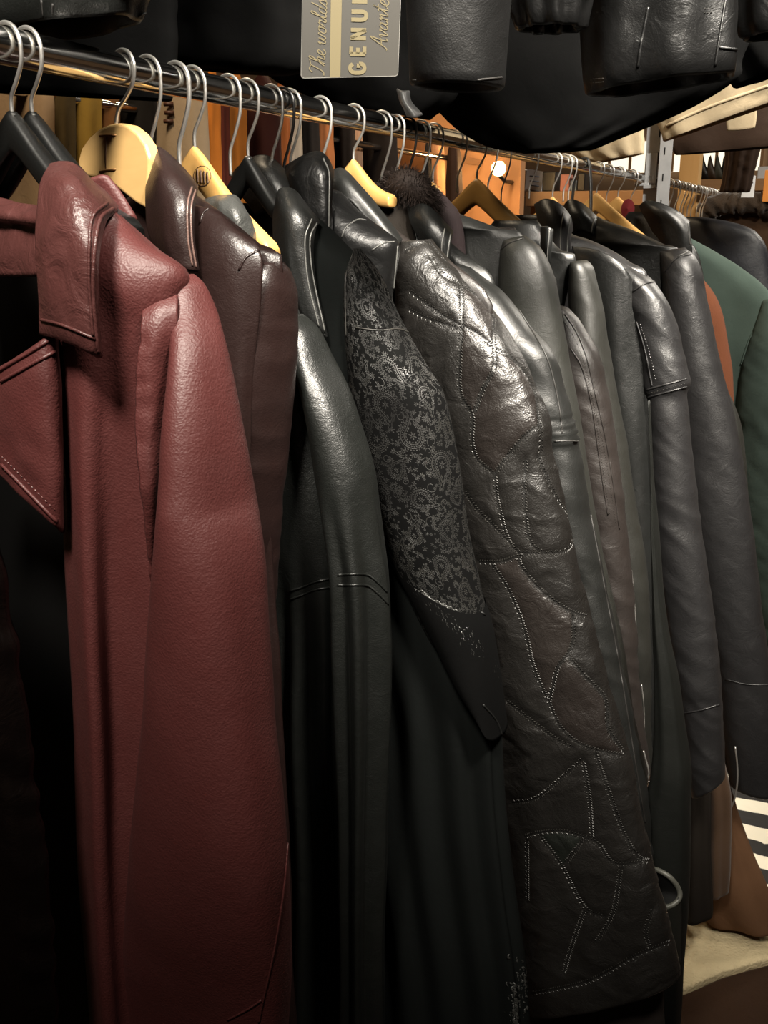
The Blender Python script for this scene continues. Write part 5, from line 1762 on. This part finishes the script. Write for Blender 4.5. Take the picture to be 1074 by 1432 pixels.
# rack of coloured coats behind, left
R2X = -1.25
g = Geo()
g.add(*tube_geo([np.array([R2X, y, 1.82]) for y in np.linspace(1.4, 7.2, 20)], .015, 16))
tag(g.build('clothes_rail', M['chrome']), 'clothes rail of coloured coats behind the leather coats', 'clothes rail')


def backcoat(label, x0, x1, col, y0=105, Y=2.3, kind='coat', seed=0, rough=.8, extra=None):
    pl = Plane(Y, 4)
    xm = (x0 + x1) / 2
    c = thing('cloth_coat', label, 'coat', pl.px(xm, 300), 'coloured coats on the rack behind')
    m = leather('cloth_%d' % seed, col, rough, .0002, 700, .002, spec=.2)
    w = x1 - x0
    lf = Loft(pl, [(xm - w * .1, y0 - 36, xm + w * .1, y0 - 36, .015), (x0 + w * .1, y0 - 14, x1 - w * .12, y0 - 14, .04), (x0, y0 + 14, x1, y0 + 14, .05), (x0 - 2, y0 + 120, x1 + 2, y0 + 120, .05), (x0 - 4, 420, x1 + 4, 420, .05), (x0 - 5, 640, x1 + 5, 640, .05)],
              60, 50, .8, wrinkle(300 + seed, .006, .006, 7))
    lf.build('body', m, c)
    return pl, c, lf


cols = [
    ('beige coat on the rack behind, at the far left edge', -60, 74, (.40, .27, .16), 2.05),
    ('dark olive coat on the rack behind, right of the beige one', 72, 106, (.075, .05, .018), 2.15),
    ('mustard yellow coat on the rack behind, left of the broad wooden hanger head', 100, 142, (.33, .20, .035), 2.25),
    ('copper brown coat on the rack behind, just left of a steel hook', 138, 166, (.20, .085, .025), 2.35),
    ('black coat on the rack behind, between two steel hooks', 162, 222, (.012, .01, .009), 2.5),
    ('cream coat with brown toggles on the rack behind', 222, 292, (.42, .31, .20), 2.3),
    ('orange coat on the rack behind, left of the thin steel hook', 286, 308, (.55, .17, .02), 2.45),
    ('dark red coat on the rack behind, between two orange coats', 304, 322, (.10, .02, .012), 2.6),
    ('bright orange coat on the rack behind, left of the black hanger neck', 314, 345, (.58, .20, .03), 2.7),
    ('dark oxblood coat on the rack behind the trio of hooks', 343, 392, (.04, .010, .008), 2.9),
    ('burnt orange coat on the rack behind the trio of hooks', 384, 404, (.45, .13, .03), 3.1),
    ('white shirt on the rack behind, right of the burnt orange coat', 400, 422, (.55, .47, .38), 3.2),
    ('near black coat on the rack behind, right of the white shirt', 420, 446, (.012, .008, .007), 3.4),
    ('terracotta coat on the rack behind the high edged collar', 440, 466, (.42, .15, .05), 3.6),
    ('blackish coat on the rack behind, left of the wooden hanger by the fur collar', 464, 496, (.012, .008, .007), 3.8),
    ('pale pink coat on the rack behind, a narrow upright strip', 492, 506, (.45, .27, .17), 4.0),
    ('dark coat on the rack behind, left of the lamp glow', 504, 556, (.012, .008, .007), 4.2),
]
for k, (lb, a, b, col, Y) in enumerate(cols):
    pl, c, lf = backcoat(lb, a, b, col, 108 + k * 3.5 if k != 5 else 120, Y, seed=k)
    if k == 5:                                                    # toggles
        tg = Geo()
        bvh = lf.bvh()
        for (x, y) in ((238, 146), (239, 158), (238, 170)):
            h = bvh.ray_cast(Vector(CAM), Vector(ray(x, y)))
            if h[0]:
                p0 = np.array(h[0])
                tg.add(*tube_geo([p0 - RT * .012 + pl.n * .006, p0 + pl.n * .008, p0 + RT * .012 + pl.n * .006], .0055, 8))
        if tg.V:
            tg.build('toggle', leather('toggle_brown', (.08, .03, .015), .5), c)

# warm lit partition with a lamp
pw = Plane(5.6, 0)
a0, a1 = pw.px(548, 250), pw.px(728, 250)
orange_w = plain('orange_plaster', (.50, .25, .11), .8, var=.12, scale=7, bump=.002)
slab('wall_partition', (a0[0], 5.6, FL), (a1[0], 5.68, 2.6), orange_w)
pL2 = Plane(5.35, 0)
lc = pL2.px(697, 236)
lt = thing('wall_lamp', 'small glowing wall lamp on the orange partition', 'lamp', lc)
g = Geo()
prof = [(.0, .038), (.02, .036), (.034, .02), (.038, 0.0), (.034, -.02), (.02, -.034), (0, -.038)]
n = 20
V = [lc + np.array([r_ * math.cos(2 * math.pi * q / n), r_ * math.sin(2 * math.pi * q / n), z_]) for r_, z_ in prof for q in range(n)]
g.add(V, [(i * n + q, i * n + (q + 1) % n, (i + 1) * n + (q + 1) % n, (i + 1) * n + q) for i in range(len(prof) - 1) for q in range(n)])
g.build('bulb', plain('lamp_glow', (1.0, .62, .22), .4, emit=14.0), lt)
g = Geo()
g.add(*tube_geo([lc + np.array([0, .02, -.034]), lc + np.array([0, .12, -.06]), lc + np.array([0, .25, -.06])], .01, 10))
g.build('bracket', M['plastic'], lt)
# dark and peach garments against the partition
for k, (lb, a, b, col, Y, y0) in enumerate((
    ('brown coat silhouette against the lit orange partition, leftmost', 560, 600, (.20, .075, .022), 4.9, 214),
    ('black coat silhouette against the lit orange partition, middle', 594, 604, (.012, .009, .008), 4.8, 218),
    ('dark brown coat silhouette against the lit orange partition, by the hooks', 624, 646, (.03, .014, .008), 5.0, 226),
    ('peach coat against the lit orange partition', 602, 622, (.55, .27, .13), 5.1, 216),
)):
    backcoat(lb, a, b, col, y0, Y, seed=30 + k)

# signs, shelves and stock beyond
paper = plain('white_paper', (.72, .74, .76), .6, var=.06, scale=30)
ps = Plane(6.2, 0)
g = Geo()
A, B, C_, D = [ps.px(*q) for q in ((737, 236), (760, 240), (756, 278), (733, 275))]
g.add([A, B, C_, D] + [q + np.array([0, .012, 0]) for q in (A, B, C_, D)], [(0, 1, 2, 3), (7, 6, 5, 4), (0, 4, 5, 1), (1, 5, 6, 2), (2, 6, 7, 3), (3, 7, 4, 0)])
sg = thing('price_sign', 'white paper sign standing right of the lamp glow', 'sign', D)
g.build('board', paper, sg, False)
g = Geo()
for y in (246, 253, 259, 266):
    g.add(*tube_geo([ps.px(741, y, .004), ps.px(754, y + 1.5, .004)], .003, 6))
g.build('printed_line', plain('blue_grey_ink', (.12, .16, .22), .6), sg)


def boxpx(name, label, cat, x0, y0, x1, y1, Y, depth, mat, group=None, bev=.006):
    p = Plane(Y, 0)
    A, B = p.px(x0, y0), p.px(x1, y1)
    g = Geo()
    lo = np.array([min(A[0], B[0]), Y, min(A[2], B[2])])
    hi = np.array([max(A[0], B[0]), Y + depth, max(A[2], B[2])])
    g.box((lo + hi) / 2, (hi - lo) / 2)
    o = g.build(name, mat, None, False)
    bevel(o, bev)
    return tag(o, label, cat, group)


wd = wood('shelf_wood', (.36, .19, .08), (.46, .26, .12), .5, 0, 3)
def shelf(label, x0, y0, x1, y1, Y, depth, legs):
    p = Plane(Y, 0)
    A, B = p.px(x0, y0), p.px(x1, y1)
    t = thing('shelf_unit', label, 'shelf', (A[0], Y, FL))
    g = Geo()
    g.box(((A[0] + B[0]) / 2, Y + depth / 2, (A[2] + B[2]) / 2), (abs(B[0] - A[0]) / 2, depth / 2, abs(A[2] - B[2]) / 2))
    bevel(g.build('board', wd, t, False), .004)
    for fx in legs:
        g = Geo()
        x = A[0] + (B[0] - A[0]) * fx
        zt_ = min(A[2], B[2]) - .001
        g.box((x, Y + depth / 2, (zt_ + FL) / 2), (.025, .025, (zt_ - FL) / 2))
        bevel(g.build('leg', wd, t, False), .003)
    return t, max(A[2], B[2])


tb, ztop = shelf('brown wooden display shelf behind the rail, left of the metal post', 735, 268, 905, 287, 5.9, .3, (.03, .97))
pinkm = plain('pink_card', (.62, .25, .18), .6, var=.1)
bluem = plain('pale_blue_card', (.28, .36, .44), .6, var=.1)
for (nm, lb, ct_, x0, x1, yt, mt) in (
    ('dark_box', 'dark box standing on the display shelf beside the white sign', 'box', 758, 777, 240, M['plastic']),
    ('pink_box', 'pink box standing on the display shelf', 'box', 783, 796, 244, pinkm),
    ('blue_box', 'pale blue box on the display shelf, right of the pink box', 'box', 797, 806, 252, bluem),
    ('black_box', 'black box on the display shelf, rightmost of the row', 'box', 807, 818, 242, M['plastic'])):
    p = Plane(5.92, 0)
    A, B = p.px(x0, yt), p.px(x1, yt)
    g = Geo()
    g.box(((A[0] + B[0]) / 2, 6.0, (A[2] + ztop) / 2), ((B[0] - A[0]) / 2, .07, (A[2] - ztop) / 2))
    o = g.build(nm, mt, None, False)
    bevel(o, .006)
    tag(o, lb, ct_)

# long shelf with shoes under a bright strip window
glow = plain('bright_window', (1.0, .93, .74), .5, emit=1.1)
pz = Plane(9.46, 0)
A, B = pz.px(826, 200), pz.px(1064, 238)
g = Geo()
g.box(((A[0] + B[0]) / 2, 9.47, (A[2] + B[2]) / 2), ((B[0] - A[0]) / 2, .02, (A[2] - B[2]) / 2))
w1 = struct(g.build('window_1', glow, None, False))
g = Geo()
for k in range(9):
    x = A[0] + (B[0] - A[0]) * k / 8
    g.box((x, 9.44, (A[2] + B[2]) / 2), (.012, .012, (A[2] - B[2]) / 2))
g.build('window_frame', wd, w1, False)
tb2, zt2 = shelf('long wooden shelf under the bright strip window, right of the metal post', 975, 251, 1108, 266, 8.6, .4, (.04, .96))
shoe_m = [plain('shoe_black', (.012, .011, .010), .4), plain('shoe_brown', (.05, .03, .018), .5), plain('shoe_olive', (.06, .06, .045), .6)]
p = Plane(8.7, 0)
rs = random.Random(9)
lbs = ['leftmost of the dark shoes', 'second from left of the dark shoes', 'third from left of the dark shoes', 'fourth from left of the dark shoes', 'fifth from left of the dark shoes', 'rightmost of the dark shoes']
for k in range(6):
    x = 980 + k * 10.2
    c = p.px(x + 4, 250)
    c[2] = zt2
    g = Geo()
    L = .033
    prof = [(-1.0, .02, .03), (-.8, .075, .042), (-.45, .085, .045), (-.1, .065, .045), (.35, .045, .052), (.75, .035, .048), (1.0, .012, .025)]
    n = 12
    V = []
    for a, hgt, w_ in prof:
        for q in range(n):
            an = math.pi * 2 * q / n
            V.append(c + np.array([a * L * 1.15, w_ * .8 * math.cos(an), max(0, hgt * (1 + math.sin(an)) * 1.1)]))
    g.add(V, [(i * n + q, i * n + (q + 1) % n, (i + 1) * n + (q + 1) % n, (i + 1) * n + q) for i in range(len(prof) - 1) for q in range(n)] + [tuple(range(n))[::-1], tuple((len(prof) - 1) * n + q for q in range(n))])
    o = g.build('shoe', shoe_m[k % 3])
    tag(o, lbs[k] + ' on the long shelf under the bright window', 'shoe', 'shoes on the long shelf')

# wooden post
p = Plane(5.4, 0)
A, B = p.px(951, 225), p.px(979, 225)
g = Geo()
g.box(((A[0] + B[0]) / 2, 5.45, 1.3 + FL / 2), ((B[0] - A[0]) / 2, .05, 1.3 - FL / 2))
o = g.build('timber_post', wood('post_wood', (.42, .24, .08), (.52, .31, .12), .5, 2, 3), None, False)
bevel(o, .004)
tag(o, 'square light wooden post just right of the metal post', 'post')
# white price card and orange edge
p = Plane(5.0, 0)
g = Geo()
A = [p.px(*q) for q in ((1036, 276), (1041, 252), (1050, 244), (1057, 246), (1054, 276))]
g.add(A + [q + np.array([0, .002, 0]) for q in A], [(0, 1, 2, 3, 4), (9, 8, 7, 6, 5)] + [(k, 5 + k, 5 + (k + 1) % 5, (k + 1) % 5) for k in range(5)])
pc = thing('price_card', 'white price card with a dark mark among the packed hooks', 'tag', p.px(1045, 276))
g.build('card', paper, pc, False)
g = Geo()
g.add(*tube_geo([p.px(1043, 257, .003), p.px(1053, 255, .003)], .004, 6))
g.build('printed_mark', M['ink'], pc)
orange2 = plain('orange_card', (.75, .28, .05), .6, var=.1)
boxpx('orange_board', 'orange upright board at the far right edge above the shearling', 'board', 1070, 238, 1100, 282, 5.3, .02, orange2, None, .002)
boxpx('white_carton', 'white carton behind the shearling coat at the right edge', 'box', 1060, 233, 1092, 250.8, 8.65, .3, paper)

# =================================================================== LIGHT
def area(name, loc, tgt, size, power, col):
    l = bpy.data.lights.new(name, 'AREA')
    l.shape = 'DISK'
    l.size, l.energy, l.color = size, power, col
    o = bpy.data.objects.new(name, l)
    COL.objects.link(o)
    o.location = loc
    o.rotation_euler = (Vector(tgt) - Vector(loc)).to_track_quat('-Z', 'Y').to_euler()
    return o


WARM = (1.0, .925, .81)
def spot(name, loc, tgt, power, cone, size=.12, col=None):
    l = bpy.data.lights.new(name, 'SPOT')
    l.energy, l.color, l.shadow_soft_size = power, col or WARM, size
    l.spot_size, l.spot_blend = math.radians(cone), 1.0
    o = bpy.data.objects.new(name, l)
    COL.objects.link(o)
    o.location = loc
    o.rotation_euler = (Vector(tgt) - Vector(loc)).to_track_quat('-Z', 'Y').to_euler()
    return o


spot('track_spot', (.42, -.35, 2.75), (.14, .95, 1.52), 410, 46, .2)
spot('track_spot', (1.20, .45, 2.8), (.2, 1.40, 1.45), 1080, 48, .2)
spot('track_spot', (1.40, 1.3, 2.9), (.22, 2.15, 1.42), 1000, 52, .2)
spot('track_spot', (1.5, 2.6, 2.95), (.45, 3.6, 1.2), 420, 80, .15)
area('ceiling_lamp', (1.5, 4.2, 2.9), (.6, 3.6, .6), .5, 40, WARM)
area('ceiling_lamp', (1.6, 6.5, 2.95), (.8, 6.5, 0), .4, 55, WARM)
area('ceiling_lamp', (-.75, 1.6, 2.95), (-1.3, 2.4, 1.2), .4, 20, (1, .8, .55))
area('ceiling_lamp', (-.9, 4.0, 2.95), (-1.6, 4.6, 1.4), .4, 26, (1, .74, .46))
pl_ = bpy.data.lights.new('wall_lamp_light', 'POINT')
pl_.energy, pl_.color, pl_.shadow_soft_size = 9, (1, .6, .25), .05
po = bpy.data.objects.new('wall_lamp_light', pl_)
COL.objects.link(po)
po.location = lc + np.array([0, -.12, 0])
w = bpy.data.worlds.new('world')
SC.world = w
w.use_nodes = True
bgk = w.node_tree.nodes['Background']
bgk.inputs[0].default_value = (.9, .95, 1.0, 1)
bgk.inputs[1].default_value = .02

SC.view_settings.view_transform = 'Standard'
SC.view_settings.look = 'None'
SC.view_settings.exposure = 0.0
SC.view_settings.gamma = 1.0
SC.view_settings.use_curve_mapping = False
SC.cycles.use_denoising = True
SC.cycles.max_bounces = 6
SC.cycles.sample_clamp_indirect = 4.0
SC.cycles.caustics_reflective = False
SC.cycles.caustics_refractive = False
